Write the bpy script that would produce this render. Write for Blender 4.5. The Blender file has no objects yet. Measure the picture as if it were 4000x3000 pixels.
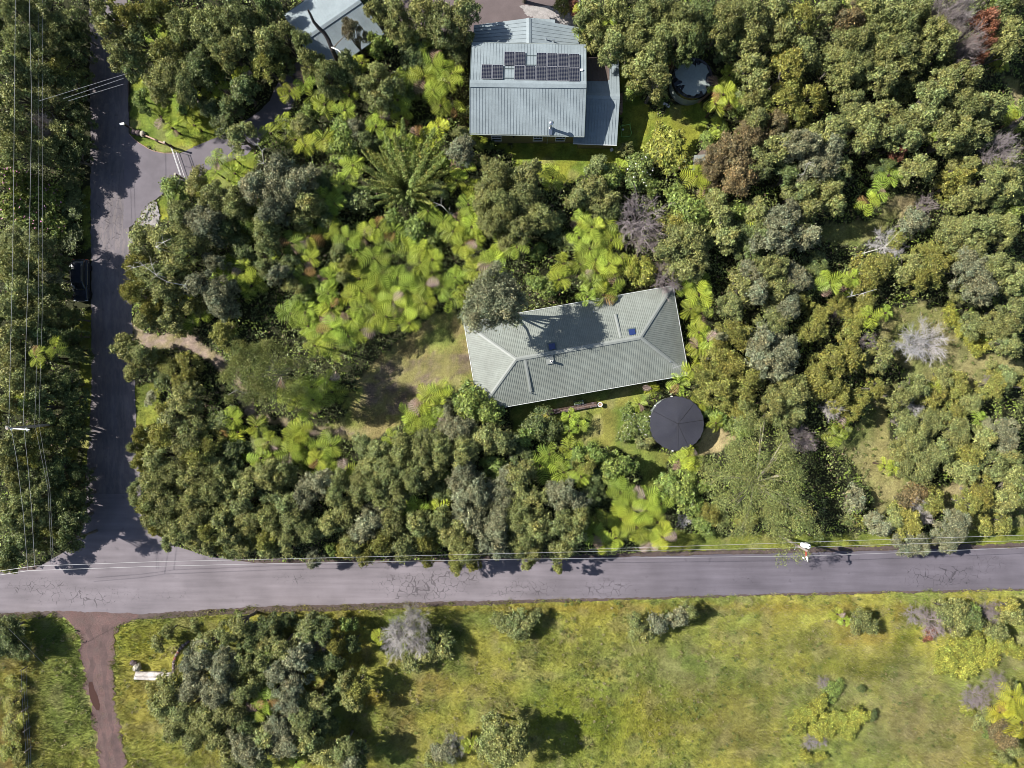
import bpy, bmesh, math, random
import numpy as np
from mathutils import Vector
random.seed(7); rng = np.random.default_rng(7)
R = math.radians
sc = bpy.context.scene
C = sc.collection
# ---------------------------------------------------------------- camera, sky, sun, exposure
H = 85.0; F = 4000/2/math.tan(R(73.74)/2)          # camera height (m), focal length in photo pixels
cam = bpy.data.cameras.new('camera'); co = bpy.data.objects.new('camera', cam); C.objects.link(co)
co.location = (0, 0, H); co.rotation_euler = (0, 0, 0)
cam.sensor_fit = 'HORIZONTAL'; cam.sensor_width = 36; cam.lens = 36*F/4000; cam.clip_end = 2000
sc.camera = co
SUN_EL = 40.0; SUN_DIR = Vector((-math.cos(R(15.5)), math.sin(R(15.5)), 0))
w = bpy.data.worlds.new('World'); sc.world = w; w.use_nodes = True
wn = w.node_tree.nodes; sky = wn.new('ShaderNodeTexSky'); sky.sky_type = 'NISHITA'; sky.sun_disc = False
sky.sun_elevation = R(SUN_EL); sky.sun_rotation = R(285)
w.node_tree.links.new(sky.outputs[0], wn['Background'].inputs[0]); wn['Background'].inputs[1].default_value = 0.07
sl = bpy.data.lights.new('sun', 'SUN'); sl.energy = 5.0; sl.angle = R(0.53); sl.color = (1, .955, .89)
so = bpy.data.objects.new('sun', sl); C.objects.link(so); so.location = (-60, 20, 90)
sd = SUN_DIR*math.cos(R(SUN_EL)) + Vector((0, 0, math.sin(R(SUN_EL))))
so.rotation_euler = sd.to_track_quat('Z', 'Y').to_euler()
sc.view_settings.view_transform = 'Standard'; sc.view_settings.look = 'None'
sc.view_settings.gamma = 1; sc.view_settings.use_curve_mapping = False
sc.view_settings.exposure = 0.85
sc.cycles.transparent_max_bounces = 8; sc.cycles.filter_width = 0.9; sc.render.filter_size = 0.9

# ---------------------------------------------------------------- helpers
def P(sx, sy, z=0.0):
    "photo pixel (4000x3000) seen at height z -> world point"
    k = (H-z)/F
    return ((sx-2000)*k, (1500-sy)*k, z)
def K(ci, ri, cx, cy):            # crop reading -> photo pixel
    return (ci*1000+cx/1.659, ri*1000+cy/1.659)
def poly(ci, ri, s): return [K(ci, ri, *map(float, t.split(','))) for t in s.split()]
def seg(s): return [tuple(map(float, t.split(','))) for t in s.split()]
def obj(name, me, mat=None, parent=None, label=None, cat=None, group=None, kind=None, color=None):
    o = bpy.data.objects.new(name, me); C.objects.link(o)
    if mat is not None and me is not None and not me.materials: me.materials.append(mat)
    if parent: o.parent = parent
    if label: o['label'] = label
    if cat: o['category'] = cat
    if group: o['group'] = group
    if kind: o['kind'] = kind
    if color: o.color = (*color, 1)
    return o
def thing(name, loc, label, cat, group=None, rz=0):
    o = obj(name, None, label=label, cat=cat, group=group); o.location = loc; o.rotation_euler.z = rz
    o.empty_display_size = .3
    return o
def bmesh_me(name, bm):
    me = bpy.data.meshes.new(name); bm.normal_update(); bm.to_mesh(me); bm.free(); return me
def pyme(name, v, f, smooth=False):
    me = bpy.data.meshes.new(name); me.from_pydata([tuple(a) for a in v], [], f); me.update()
    if smooth:
        for p in me.polygons: p.use_smooth = True
    return me
def npmesh(name, V, n=4, tint=None, uv=None):
    "V: (M*n,3) vertices of M separate n-gons"
    me = bpy.data.meshes.new(name); N = len(V); M = N//n
    me.vertices.add(N); me.vertices.foreach_set('co', np.ascontiguousarray(V, dtype=np.float32).ravel())
    me.loops.add(N); me.loops.foreach_set('vertex_index', np.arange(N, dtype=np.int32))
    me.polygons.add(M); me.polygons.foreach_set('loop_start', np.arange(0, N, n, dtype=np.int32))
    if tint is not None:
        a = me.color_attributes.new('tint', 'FLOAT_COLOR', 'POINT')
        c = np.ones((N, 4), np.float32); c[:, :3] = tint; a.data.foreach_set('color', c.ravel())
    me.update(calc_edges=True); return me
def box_bm(bm, cx, cy, cz, sx, sy, sz, rz=0, bev=0):
    c, s = math.cos(rz), math.sin(rz); vs = []
    for dz in (-.5, .5):
        for dx, dy in ((-.5, -.5), (.5, -.5), (.5, .5), (-.5, .5)):
            x, y = dx*sx, dy*sy
            vs.append(bm.verts.new((cx+x*c-y*s, cy+x*s+y*c, cz+dz*sz)))
    for f in ((3, 2, 1, 0), (4, 5, 6, 7), (0, 1, 5, 4), (1, 2, 6, 5), (2, 3, 7, 6), (3, 0, 4, 7)): bm.faces.new([vs[i] for i in f])
def box(name, cx, cy, cz, sx, sy, sz, rz=0):
    bm = bmesh.new(); box_bm(bm, cx, cy, cz, sx, sy, sz, rz); return bmesh_me(name, bm)
def tube_bm(bm, pts, rad, n=6, cap=True):
    pts = [Vector(p) for p in pts]; rings = []
    if not hasattr(rad, '__len__'): rad = [rad]*len(pts)
    for i, p in enumerate(pts):
        d = (pts[min(i+1, len(pts)-1)]-pts[max(i-1, 0)])
        d = d.normalized() if d.length > 1e-9 else Vector((0, 0, 1))
        a = d.cross(Vector((0, 0, 1)) if abs(d.z) < .9 else Vector((1, 0, 0))).normalized(); b = d.cross(a)
        rings.append([bm.verts.new(p+(a*math.cos(2*math.pi*k/n)+b*math.sin(2*math.pi*k/n))*rad[i]) for k in range(n)])
    for r0, r1 in zip(rings, rings[1:]):
        for k in range(n): bm.faces.new((r0[k], r0[(k+1) % n], r1[(k+1) % n], r1[k]))
    if cap and n > 2: bm.faces.new(rings[0]); bm.faces.new(rings[-1][::-1])
def tube(name, pts, rad, n=6):
    bm = bmesh.new(); tube_bm(bm, pts, rad, n); return bmesh_me(name, bm)
def lathe(name, prof, n=24, smooth=True):
    bm = bmesh.new(); rings = [[bm.verts.new((r*math.cos(2*math.pi*k/n), r*math.sin(2*math.pi*k/n), z)) for k in range(n)] for r, z in prof]
    for a, b in zip(rings, rings[1:]):
        for k in range(n): bm.faces.new((a[k], a[(k+1) % n], b[(k+1) % n], b[k]))
    bm.faces.new(rings[0][::-1]); bm.faces.new(rings[-1])
    me = bmesh_me(name, bm)
    return me
_lat = np.random.default_rng(3).random((256, 256))
def vn(x, y, s, seed=0):          # value noise 0..1
    x = np.asarray(x)/s+seed*17.3; y = np.asarray(y)/s+seed*31.7
    xi = np.floor(x).astype(int); yi = np.floor(y).astype(int); fx = x-xi; fy = y-yi
    fx = fx*fx*(3-2*fx); fy = fy*fy*(3-2*fy)
    g = lambda a, b: _lat[a % 256, b % 256]
    return (g(xi, yi)*(1-fx)+g(xi+1, yi)*fx)*(1-fy)+(g(xi, yi+1)*(1-fx)+g(xi+1, yi+1)*fx)*fy
def inpoly(x, y, pg):
    c = np.zeros(x.shape, bool); n = len(pg)
    for i in range(n):
        x0, y0 = pg[i]; x1, y1 = pg[(i+1) % n]
        if y0 == y1: continue
        c ^= ((y0 > y) != (y1 > y)) & (x < (x1-x0)*(y-y0)/(y1-y0)+x0)
    return c

# ---------------------------------------------------------------- materials
def mat(name, base, rough=.7, metal=0, spec=.5, noise=None, bump=None, tint=False, objcol=False, transl=0, wave=None, gain=1):
    "noise: (scale, amount[, second colour]); bump: (scale, strength)"
    m = bpy.data.materials.new(name); m.use_nodes = True; nt = m.node_tree; n = nt.nodes; L = nt.links
    b = n['Principled BSDF']; b.inputs['Roughness'].default_value = rough; b.inputs['Metallic'].default_value = metal
    b.inputs['Specular IOR Level'].default_value = spec
    rgb = n.new('ShaderNodeRGB'); rgb.outputs[0].default_value = (*base, 1); out = rgb.outputs[0]
    if objcol: oi = n.new('ShaderNodeObjectInfo'); out = oi.outputs['Color']
    geo = n.new('ShaderNodeNewGeometry'); tc = n.new('ShaderNodeTexCoord')
    if tint:
        at = n.new('ShaderNodeAttribute'); at.attribute_name = 'tint'
        mx = n.new('ShaderNodeMix'); mx.data_type = 'RGBA'; mx.blend_type = 'MULTIPLY'; mx.inputs[0].default_value = 1
        L.new(out, mx.inputs[6]); L.new(at.outputs['Color'], mx.inputs[7]); out = mx.outputs[2]
    for k, ns in enumerate(noise if isinstance(noise, list) else ([noise] if noise else [])):
        tx = n.new('ShaderNodeTexNoise'); tx.inputs['Scale'].default_value = ns[0]; tx.inputs['Detail'].default_value = 5
        L.new(geo.outputs['Position'], tx.inputs['Vector'])
        rp = n.new('ShaderNodeMapRange'); rp.inputs[1].default_value = .3; rp.inputs[2].default_value = .7
        L.new(tx.outputs[0], rp.inputs[0])
        if len(ns) > 2:
            rp.inputs[3].default_value = 0; rp.inputs[4].default_value = ns[1]
            mx = n.new('ShaderNodeMix'); mx.data_type = 'RGBA'; L.new(rp.outputs[0], mx.inputs[0])
            L.new(out, mx.inputs[6]); mx.inputs[7].default_value = (*ns[2], 1); out = mx.outputs[2]
        else:
            rp.inputs[3].default_value = 1-ns[1]; rp.inputs[4].default_value = 1+ns[1]
            mx = n.new('ShaderNodeVectorMath'); mx.operation = 'SCALE'; L.new(out, mx.inputs[0]); L.new(rp.outputs[0], mx.inputs['Scale']); out = mx.outputs[0]
    L.new(out, b.inputs['Base Color'])
    if bump:
        tx = n.new('ShaderNodeTexNoise'); tx.inputs['Scale'].default_value = bump[0]; tx.inputs['Detail'].default_value = 4
        L.new(geo.outputs['Position'], tx.inputs['Vector'])
        bp = n.new('ShaderNodeBump'); bp.inputs['Strength'].default_value = bump[1]; bp.inputs['Distance'].default_value = bump[2] if len(bump) > 2 else .05
        L.new(tx.outputs[0], bp.inputs['Height']); L.new(bp.outputs[0], b.inputs['Normal'])
    if transl:
        tr = n.new('ShaderNodeBsdfTranslucent'); L.new(out, tr.inputs[0])
        ms = n.new('ShaderNodeMixShader'); ms.inputs[0].default_value = transl
        L.new(b.outputs[0], ms.inputs[1]); L.new(tr.outputs[0], ms.inputs[2]); L.new(ms.outputs[0], n['Material Output'].inputs[0])
    return m
M = {}
M['leaf'] = mat('leaf', (.1, .1, .05), .5, spec=.35, tint=True, objcol=True, transl=.18)
M['frond'] = mat('frond', (.2, .26, .03), .5, spec=.3, tint=True, objcol=True, transl=.2)
M['bark'] = mat('bark', (.13, .115, .095), .9, noise=(3, .35), bump=(12, .5))
M['fern_trunk'] = mat('fern_trunk', (.05, .03, .018), .95, noise=(6, .4))
M['dead'] = mat('dead_wood', (.38, .36, .34), .85, objcol=True, noise=(5, .25))
M['under'] = mat('undergrowth', (.05, .075, .02), .5, tint=True, transl=.2)
M['under'].node_tree.nodes['RGB'].outputs[0].default_value = (1, 1, 1, 1)
M['grass'] = mat('grass_blade', (1, 1, 1), .6, spec=.3, tint=True, transl=.25)
M['asphalt_drive'] = mat('smooth_asphalt', (.145, .13, .145), .9, spec=.25, noise=[(.35, .1), (30, .06), (1.2, .06)], bump=(60, .2, .01))
M['paving'] = mat('brown_paving', (.115, .09, .09), .9, noise=[(.6, .15), (12, .12)])
M['shoulder'] = mat('cinder_shoulder', (.085, .062, .055), .95, noise=[(1.5, .25), (14, .3)], bump=(25, .8, .04))
M['cinder'] = mat('red_cinder', (.125, .072, .066), .95, noise=[(.5, .25), (1.1, .6, (.10, .078, .07)), (7, .25), (28, .25)], bump=(22, .8, .05))
M['stone_red'] = mat('red_stone', (.2, .07, .06), .9, noise=(8, .3))
M['rut'] = mat('damp_cinder', (.085, .05, .046), .8, noise=[(1, .25), (9, .25), (28, .2)], bump=(22, .7, .04))
M['wire_dark'] = mat('dull_cable', (.3, .3, .31), .6)
M['gravel'] = mat('grey_gravel', (.3, .28, .27), .95, noise=[(2, .2), (20, .3)], bump=(30, .8, .03))
M['water'] = mat('puddle_water', (.06, .03, .02), .04, spec=.6)
M['roof_green'] = mat('painted_metal_pale_green', (.225, .265, .28), .55, spec=.3, noise=[(.4, .1), (1.5, .07), (6, .05)])
M['roof_dark'] = mat('seam_metal', (.08, .105, .105), .5)
M['roof_grey'] = mat('grey_ribbed_metal', (.205, .225, .2), .55, spec=.3, noise=[(.25, .12), (1.2, .1), (.7, .35, (.17, .175, .15)), (5, .07)])
M['roof_cap'] = mat('grey_roof_cap', (.225, .24, .22), .55, noise=(2, .08))
M['shingle'] = mat('brown_board_roof', (.11, .082, .07), .85, noise=(4, .2))
M['wall'] = mat('olive_stucco', (.2, .17, .08), .85, noise=(2, .08))
M['wall_brown'] = mat('brown_wall', (.12, .09, .07), .85, noise=(2, .1))
M['white'] = mat('white_paint', (.75, .75, .74), .5)
M['pipe_grey'] = mat('pale_gutter', (.5, .52, .5), .5, noise=(3, .2))
M['glass'] = mat('window_glass', (.02, .025, .03), .05, spec=.8)
M['steel'] = mat('galvanised_steel', (.55, .56, .58), .3, metal=.9)
M['alu'] = mat('aluminium_wire', (.42, .42, .42), .5, metal=.1)
M['bark_pale'] = mat('pale_bark', (.36, .32, .25), .85, noise=(5, .3))
M['black'] = mat('black_rubber', (.012, .012, .014), .6)
M['tarp'] = mat('black_shade_cloth', (.034, .035, .047), .8, spec=.2, noise=[(.5, .12), (.9, .25, (.05, .05, .055)), (8, .08)], bump=(1.2, .3, .06))
M['tarp_wet'] = mat('black_liner', (.012, .012, .016), .25, spec=.5, bump=(3, .5, .06))
M['tank'] = mat('tank_steel', (.3, .34, .32), .5, metal=.3, noise=(4, .1))
M['wood'] = mat('weathered_wood', (.3, .2, .14), .85, noise=(6, .25), bump=(14, .5))
M['wood_dark'] = mat('dark_wood', (.06, .035, .025), .85, noise=(6, .25))
M['pole'] = mat('pole_wood', (.3, .25, .22), .85, noise=(5, .25), bump=(16, .4))
M['log'] = mat('bleached_log', (.62, .58, .54), .8, noise=[(3, .3), (1.2, .6, (.2, .16, .13))], bump=(8, .8, .05))
M['stone'] = mat('lava_stone', (.1, .075, .075), .95, noise=[(5, .4)], bump=(14, .8, .04))
M['stone_pale'] = mat('pale_stone', (.38, .35, .28), .9, noise=[(5, .3)], bump=(10, .8, .04))
M['pv'] = None
M['pvframe'] = mat('panel_frame', (.3, .3, .32), .4, metal=.4)
M['carpaint'] = mat('black_car_paint', (.03, .034, .045), .15, spec=.7)
M['rail_pink'] = mat('faded_rail_paint', (.42, .27, .2), .7, noise=(4, .15))
M['green_tube'] = mat('green_tube', (.22, .42, .1), .5)
M['orange'] = mat('rust_paint', (.4, .06, .03), .6)
M['soil'] = mat('soil', (.07, .05, .035), .95, noise=(8, .3))
M['lamp'] = mat('lamp_glass', (.6, .62, .65), .1)
M['flower'] = mat('petals', (.75, .75, .72), .6, tint=True)
M['sky_blue'] = mat('skylight_glass', (.02, .035, .12), .06, spec=.8)

def ground_mat():
    m = bpy.data.materials.new('ground_cover'); m.use_nodes = True; nt = m.node_tree; n = nt.nodes; L = nt.links
    b = n['Principled BSDF']; b.inputs['Roughness'].default_value = .95; b.inputs['Specular IOR Level'].default_value = .15
    at = n.new('ShaderNodeAttribute'); at.attribute_name = 'tint'; geo = n.new('ShaderNodeNewGeometry')
    out = at.outputs['Color']
    for s, a in ((.9, .16), (3.2, .26), (9, .38)):
        tx = n.new('ShaderNodeTexNoise'); tx.inputs['Scale'].default_value = s; tx.inputs['Detail'].default_value = 6; tx.inputs['Roughness'].default_value = .65
        L.new(geo.outputs['Position'], tx.inputs['Vector'])
        rp = n.new('ShaderNodeMapRange'); rp.inputs[1].default_value = .3; rp.inputs[2].default_value = .7; rp.inputs[3].default_value = 1-a; rp.inputs[4].default_value = 1+a
        L.new(tx.outputs[0], rp.inputs[0]); mx = n.new('ShaderNodeVectorMath'); mx.operation = 'SCALE'
        L.new(out, mx.inputs[0]); L.new(rp.outputs[0], mx.inputs['Scale']); out = mx.outputs[0]
    L.new(out, b.inputs['Base Color'])
    bp = n.new('ShaderNodeBump'); bp.inputs['Strength'].default_value = .6; bp.inputs['Distance'].default_value = .12
    tx = n.new('ShaderNodeTexNoise'); tx.inputs['Scale'].default_value = 5; tx.inputs['Detail'].default_value = 6; L.new(geo.outputs['Position'], tx.inputs['Vector'])
    L.new(tx.outputs[0], bp.inputs['Height']); L.new(bp.outputs[0], b.inputs['Normal'])
    return m
def road_mat(name, base, along_x=True, patchy=False):
    "worn asphalt: streaks along the road, crack network where the 'crack' attribute is high"
    m = bpy.data.materials.new(name); m.use_nodes = True; nt = m.node_tree; n = nt.nodes; L = nt.links
    b = n['Principled BSDF']; b.inputs['Roughness'].default_value = .9; b.inputs['Specular IOR Level'].default_value = .25
    geo = n.new('ShaderNodeNewGeometry'); rgb = n.new('ShaderNodeRGB'); rgb.outputs[0].default_value = (*base, 1); out = rgb.outputs[0]
    mp = n.new('ShaderNodeMapping'); mp.inputs['Scale'].default_value = (.12, 1.4, 1) if along_x else (1.4, .12, 1)
    L.new(geo.outputs['Position'], mp.inputs[0])
    def fac(vec, s, lo, hi, a0=.3, a1=.7, det=5):
        tx = n.new('ShaderNodeTexNoise'); tx.inputs['Scale'].default_value = s; tx.inputs['Detail'].default_value = det
        L.new(vec, tx.inputs['Vector']); rp = n.new('ShaderNodeMapRange')
        for i, v in enumerate((a0, a1, lo, hi)): rp.inputs[i+1].default_value = v
        L.new(tx.outputs[0], rp.inputs[0]); return rp.outputs[0]
    def scale(o, f):
        mx = n.new('ShaderNodeVectorMath'); mx.operation = 'SCALE'; L.new(o, mx.inputs[0]); L.new(f, mx.inputs['Scale']); return mx.outputs[0]
    out = scale(out, fac(mp.outputs[0], 1.0, .86, 1.14))
    out = scale(out, fac(geo.outputs['Position'], .25, .84, 1.14)); out = scale(out, fac(geo.outputs['Position'], .8, .72, 1, .24, .36))
    out = scale(out, fac(geo.outputs['Position'], 25, .93, 1.07))
    if along_x:     # newer, darker and bluer surfacing on the east half
        sp = n.new('ShaderNodeSeparateXYZ'); L.new(geo.outputs['Position'], sp.inputs[0]); rp = n.new('ShaderNodeMapRange')
        for i, v in enumerate((-2, 22, 0, 1)): rp.inputs[i+1].default_value = v
        L.new(sp.outputs[0], rp.inputs[0]); s3 = n.new('ShaderNodeVectorMath'); s3.operation = 'MULTIPLY'; L.new(out, s3.inputs[0]); s3.inputs[1].default_value = (.68, .69, .745)
        mx = n.new('ShaderNodeMix'); mx.data_type = 'RGBA'; L.new(rp.outputs[0], mx.inputs[0]); L.new(out, mx.inputs[6]); L.new(s3.outputs[0], mx.inputs[7]); out = mx.outputs[2]
    if patchy:      # flaked seal coat in long ragged patches
        mp2 = n.new('ShaderNodeMapping'); mp2.inputs['Scale'].default_value = (2.2, .55, 1); L.new(geo.outputs['Position'], mp2.inputs[0])
        f = fac(mp2.outputs[0], 1.3, 0, 1, .5, .52, 8)
        mx = n.new('ShaderNodeMix'); mx.data_type = 'RGBA'; L.new(f, mx.inputs[0]); L.new(out, mx.inputs[6])
        s2 = n.new('ShaderNodeVectorMath'); s2.operation = 'MULTIPLY'; L.new(out, s2.inputs[0]); s2.inputs[1].default_value = (1.18, 1.16, 1.1)
        L.new(s2.outputs[0], mx.inputs[7]); out = mx.outputs[2]
    vo = n.new('ShaderNodeTexVoronoi'); vo.feature = 'DISTANCE_TO_EDGE'; vo.inputs['Scale'].default_value = 1.25
    wp = n.new('ShaderNodeTexNoise'); wp.inputs['Scale'].default_value = 1.6; wp.inputs['Detail'].default_value = 4; L.new(geo.outputs['Position'], wp.inputs['Vector'])
    ad = n.new('ShaderNodeVectorMath'); ad.operation = 'MULTIPLY_ADD'; L.new(wp.outputs[1], ad.inputs[0]); ad.inputs[1].default_value = (.7, .7, 0); L.new(geo.outputs['Position'], ad.inputs[2])
    L.new(ad.outputs[0], vo.inputs['Vector'])
    at = n.new('ShaderNodeAttribute'); at.attribute_name = 'crack'
    wd = n.new('ShaderNodeMath'); wd.operation = 'MULTIPLY'; L.new(at.outputs['Fac'], wd.inputs[0]); L.new(fac(geo.outputs['Position'], 1.1, 0, .12, .35, .75), wd.inputs[1])
    lt = n.new('ShaderNodeMath'); lt.operation = 'LESS_THAN'; L.new(vo.outputs['Distance'], lt.inputs[0]); L.new(wd.outputs[0], lt.inputs[1])
    dk = n.new('ShaderNodeVectorMath'); dk.operation = 'SCALE'; dk.inputs['Scale'].default_value = .55; L.new(out, dk.inputs[0])
    mx = n.new('ShaderNodeMix'); mx.data_type = 'RGBA'; L.new(lt.outputs[0], mx.inputs[0]); L.new(out, mx.inputs[6]); L.new(dk.outputs[0], mx.inputs[7])
    L.new(mx.outputs[2], b.inputs['Base Color'])
    return m
def pv_mat():
    m = bpy.data.materials.new('solar_cells'); m.use_nodes = True; nt = m.node_tree; n = nt.nodes; L = nt.links
    b = n['Principled BSDF']; b.inputs['Roughness'].default_value = .25
    tc = n.new('ShaderNodeTexCoord'); sx = n.new('ShaderNodeSeparateXYZ'); L.new(tc.outputs['Generated'], sx.inputs[0])
    ds = []
    for k, cnt in ((0, 6), (1, 10)):
        mu = n.new('ShaderNodeMath'); mu.operation = 'MULTIPLY'; L.new(sx.outputs[k], mu.inputs[0]); mu.inputs[1].default_value = cnt
        fr = n.new('ShaderNodeMath'); fr.operation = 'FRACT'; L.new(mu.outputs[0], fr.inputs[0])
        sb = n.new('ShaderNodeMath'); sb.operation = 'SUBTRACT'; L.new(fr.outputs[0], sb.inputs[0]); sb.inputs[1].default_value = .5
        ab = n.new('ShaderNodeMath'); ab.operation = 'ABSOLUTE'; L.new(sb.outputs[0], ab.inputs[0]); ds.append(ab.outputs[0])
    mxx = n.new('ShaderNodeMath'); mxx.operation = 'MAXIMUM'; L.new(ds[0], mxx.inputs[0]); L.new(ds[1], mxx.inputs[1])
    ad = n.new('ShaderNodeMath'); ad.operation = 'ADD'; L.new(ds[0], ad.inputs[0]); L.new(ds[1], ad.inputs[1])
    g1 = n.new('ShaderNodeMath'); g1.operation = 'GREATER_THAN'; L.new(mxx.outputs[0], g1.inputs[0]); g1.inputs[1].default_value = .475
    g2 = n.new('ShaderNodeMath'); g2.operation = 'GREATER_THAN'; L.new(ad.outputs[0], g2.inputs[0]); g2.inputs[1].default_value = .88
    oo = n.new('ShaderNodeMath'); oo.operation = 'MAXIMUM'; L.new(g1.outputs[0], oo.inputs[0]); L.new(g2.outputs[0], oo.inputs[1])
    mx = n.new('ShaderNodeMix'); mx.data_type = 'RGBA'; L.new(oo.outputs[0], mx.inputs[0]); mx.inputs[6].default_value = (.008, .009, .02, 1); mx.inputs[7].default_value = (.3, .3, .29, 1)
    L.new(mx.outputs[2], b.inputs['Base Color']); return m
M['pv'] = pv_mat(); M['ground'] = ground_mat()
M['road'] = road_mat('main_road_asphalt', (.178, .158, .172)); M['road_w'] = road_mat('side_road_asphalt', (.14, .125, .135), False, True)
# ---------------------------------------------------------------- layout outlines (photo pixels on the ground)
ROAD_UP = seg('-900,2262 0,2232 300,2215 1000,2200 1500,2198 2000,2186 2500,2174 3000,2162 3500,2150 4000,2139 4900,2120')
ROAD_LO = seg('-900,2415 0,2395 240,2387 545,2398 1000,2370 1300,2362 1720,2350 2000,2344 2500,2335 3000,2319 3480,2310 4000,2301 4900,2283')
WEST_L = seg('-900,345 0,350 500,352 1000,356 1500,358 2000,330 2080,312 2150,260 2215,150 2240,120')       # (y, x)
WEST_R = seg('-900,492 0,495 500,502 1000,505 1500,527 1700,532 2000,560 2080,600 2130,680 2170,800 2200,1000')
def interp(tab, t): return np.interp(t, [a for a, b in tab], [b for a, b in tab])
DRIVE = poly(0, 0, '810,865 840,868 900,925 960,962 1000,980 1060,992 1180,988 1300,932 1450,870 1560,800') + \
        poly(1, 0, '20,720 90,650 130,560 180,480 230,430 330,330 440,330 440,440 340,470 250,640 240,690 200,730 150,770 70,860 0,945') + \
        poly(0, 0, '1600,1000 1350,1105 1220,1190 1060,1255 960,1330 900,1410 862,1460 800,1490')
GRAVEL_TRI = poly(0, 0, '850,1500 900,1395 960,1322 1015,1300 1040,1400 1010,1480 900,1560 830,1600')
DRIVE2 = poly(0, 1, '860,430 880,460 960,505 1050,515 1120,500 1160,475 1230,490 1300,540 1345,590 1500,700 1620,900 1659,1010') + \
         poly(1, 1, '110,1040 280,1080 460,1100 600,1110 640,1130 560,1160 400,1150 250,1120 60,1080') + \
         poly(0, 1, '1600,1040 1480,800 1330,655 1290,650 1200,620 1160,615 1000,620 900,590 860,560')
CLEAR = poly(1, 1, '830,620 900,560 1050,480 1180,360 1300,350 1440,420 1500,600 1500,880 1400,900 1250,850 1150,860 1060,930 1000,990 960,1060 860,1130 800,1170 600,1180 470,1150 400,1110 440,1080 560,1060 600,900 700,760')
CLEAR_ROCK = poly(1, 1, '700,760 900,640 1000,660 1200,630 1390,660 1400,770 1200,790 1110,850 1060,930 1000,990 900,1030 780,1050 640,1050')
TRACK_L = seg('2375,215 2410,235 2440,285 2490,318 2560,322 2640,326 2700,338 2810,358 2900,378 3000,392 3400,430')   # (y, x)
TRACK_R = seg('2375,560 2410,530 2440,470 2480,448 2520,440 2600,436 2700,446 2810,462 2900,478 3000,492 3400,545')
LAWN_GATE = poly(0, 0, '832,490 900,480 960,560 1010,640 1010,740 1140,870 1240,850 1330,930 1180,990 1060,992 960,962 835,868')
LAWN_GATE2 = poly(0, 0, '1130,600 1260,560 1320,680 1500,720 1480,860 1300,930 1160,860 1000,700')
LAWN_GATE3 = poly(0, 0, '900,180 1080,140 1100,260 940,300 900,260')
LAWN_TRI = poly(0, 0, '1015,1300 1080,1240 1350,1100 1600,1000 1659,980 1659,1100 1500,1230 1200,1300 1080,1430 1020,1420')
LAWN_HOUSE = poly(1, 0, '1480,900 1659,960') + poly(2, 0, '0,880 700,900 690,380 780,430 860,640 960,760 1010,700 1200,640 1280,760 1260,850 1200,930 1180,1010 1000,960 800,1060 600,1060 500,1110 400,1170 200,1170 100,1090 0,1040') + poly(1, 0, '1659,1010 1560,960')
PARK = [(1560, -60), (2270, -60), (2262, 60), (2240, 110), (1840, 130), (1560, 110)]
LAWN_MID = poly(2, 1, '0,960 850,800 1000,860 900,900 820,980 760,1100 840,1250 950,1260 1040,1290 1240,1240 1240,1330 1030,1300 960,1480 890,1560 830,1480 800,1300 600,1240 480,1240 350,1200 200,1180 0,1200')
DRY = poly(2, 1, '1250,1090 1300,1100 1420,1150 1460,1180 1380,1260 1240,1300 1200,1250')
MEADOW = poly(3, 1, '720,400 860,320 1000,300 1130,330 1160,440 1260,560 1400,620 1659,690 1659,800 1300,860 1000,840 950,800 850,800 780,900 760,1050 800,1180 900,1400 1000,1500 1200,1460 1280,1500 1250,1659 700,1659 640,1500 480,1260 330,1200 330,1130 560,1120 700,900 900,740 700,560')
MEADOW2 = poly(3, 0, '700,1400 800,1290 960,1250 960,1330 860,1400 700,1530 560,1600 330,1580 350,1440 540,1440')
MEADOW3 = poly(3, 0, '1500,480 1620,520 1659,640 1659,720 1560,700 1580,600')
MEADOW4 = poly(3, 1, '1250,1480 1450,1550 1659,1620') + poly(3, 2, '1659,200 1000,190') + poly(3, 1, '1200,1659')
VERGE_W = poly(0, 0, '540,1215 590,1215 590,1620 530,1600')
VERGE_W2 = poly(0, 1, '520,380 600,360 600,1659 560,1659 520,700')
VERGE_E = poly(0, 1, '872,820 980,800 1060,900 1040,1040 1000,1110 880,1120')
VERGE_N = [(2480, 2150), (2640, 2075), (2700, 2080), (3000, 2095), (3300, 2090), (3600, 2080), (4000, 2060), (4900, 2030), (4900, 2125), (4000, 2142), (3000, 2166), (2480, 2178)]
HOUSE_A = [(1825, 165), (2300, 160), (2440, 230), (2425, 575), (1840, 570)]
HOUSE_A2 = [(1845, 60), (2070, 40), (2270, 90), (2270, 200), (1845, 200)]
HOUSE_B = [(1815, 1262), (2625, 1118), (2690, 1462), (1873, 1604)]
HOUSE_C = [(1108, 58), (1342, -103), (1501, 132), (1268, 295)]
OPEN = [DRIVE, GRAVEL_TRI, DRIVE2, CLEAR, LAWN_GATE, LAWN_GATE2, LAWN_GATE3, LAWN_TRI, LAWN_HOUSE, PARK, LAWN_MID, DRY, MEADOW, MEADOW2, MEADOW3, MEADOW4, VERGE_W, VERGE_W2, VERGE_E, VERGE_N]
G_YEL = (.305, .29, .062); G_GRN = (.205, .24, .06); G_LAWN = (.15, .19, .03); G_DRY = (.33, .27, .14); G_OLIVE = (.16, .17, .05)
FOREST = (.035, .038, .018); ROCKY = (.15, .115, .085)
def on_road(sx, sy, grow=0):
    a = (sy > interp(ROAD_UP, sx)-grow) & (sy < interp(ROAD_LO, sx)+grow)
    b = (sx > interp(WEST_L, sy)-grow) & (sx < interp(WEST_R, sy)+grow) & (sy < 2300)
    return a | b
def on_track(sx, sy, grow=0): return (sy > 2370) & (sx > interp(TRACK_L, sy)-grow) & (sx < interp(TRACK_R, sy)+grow)
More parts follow.
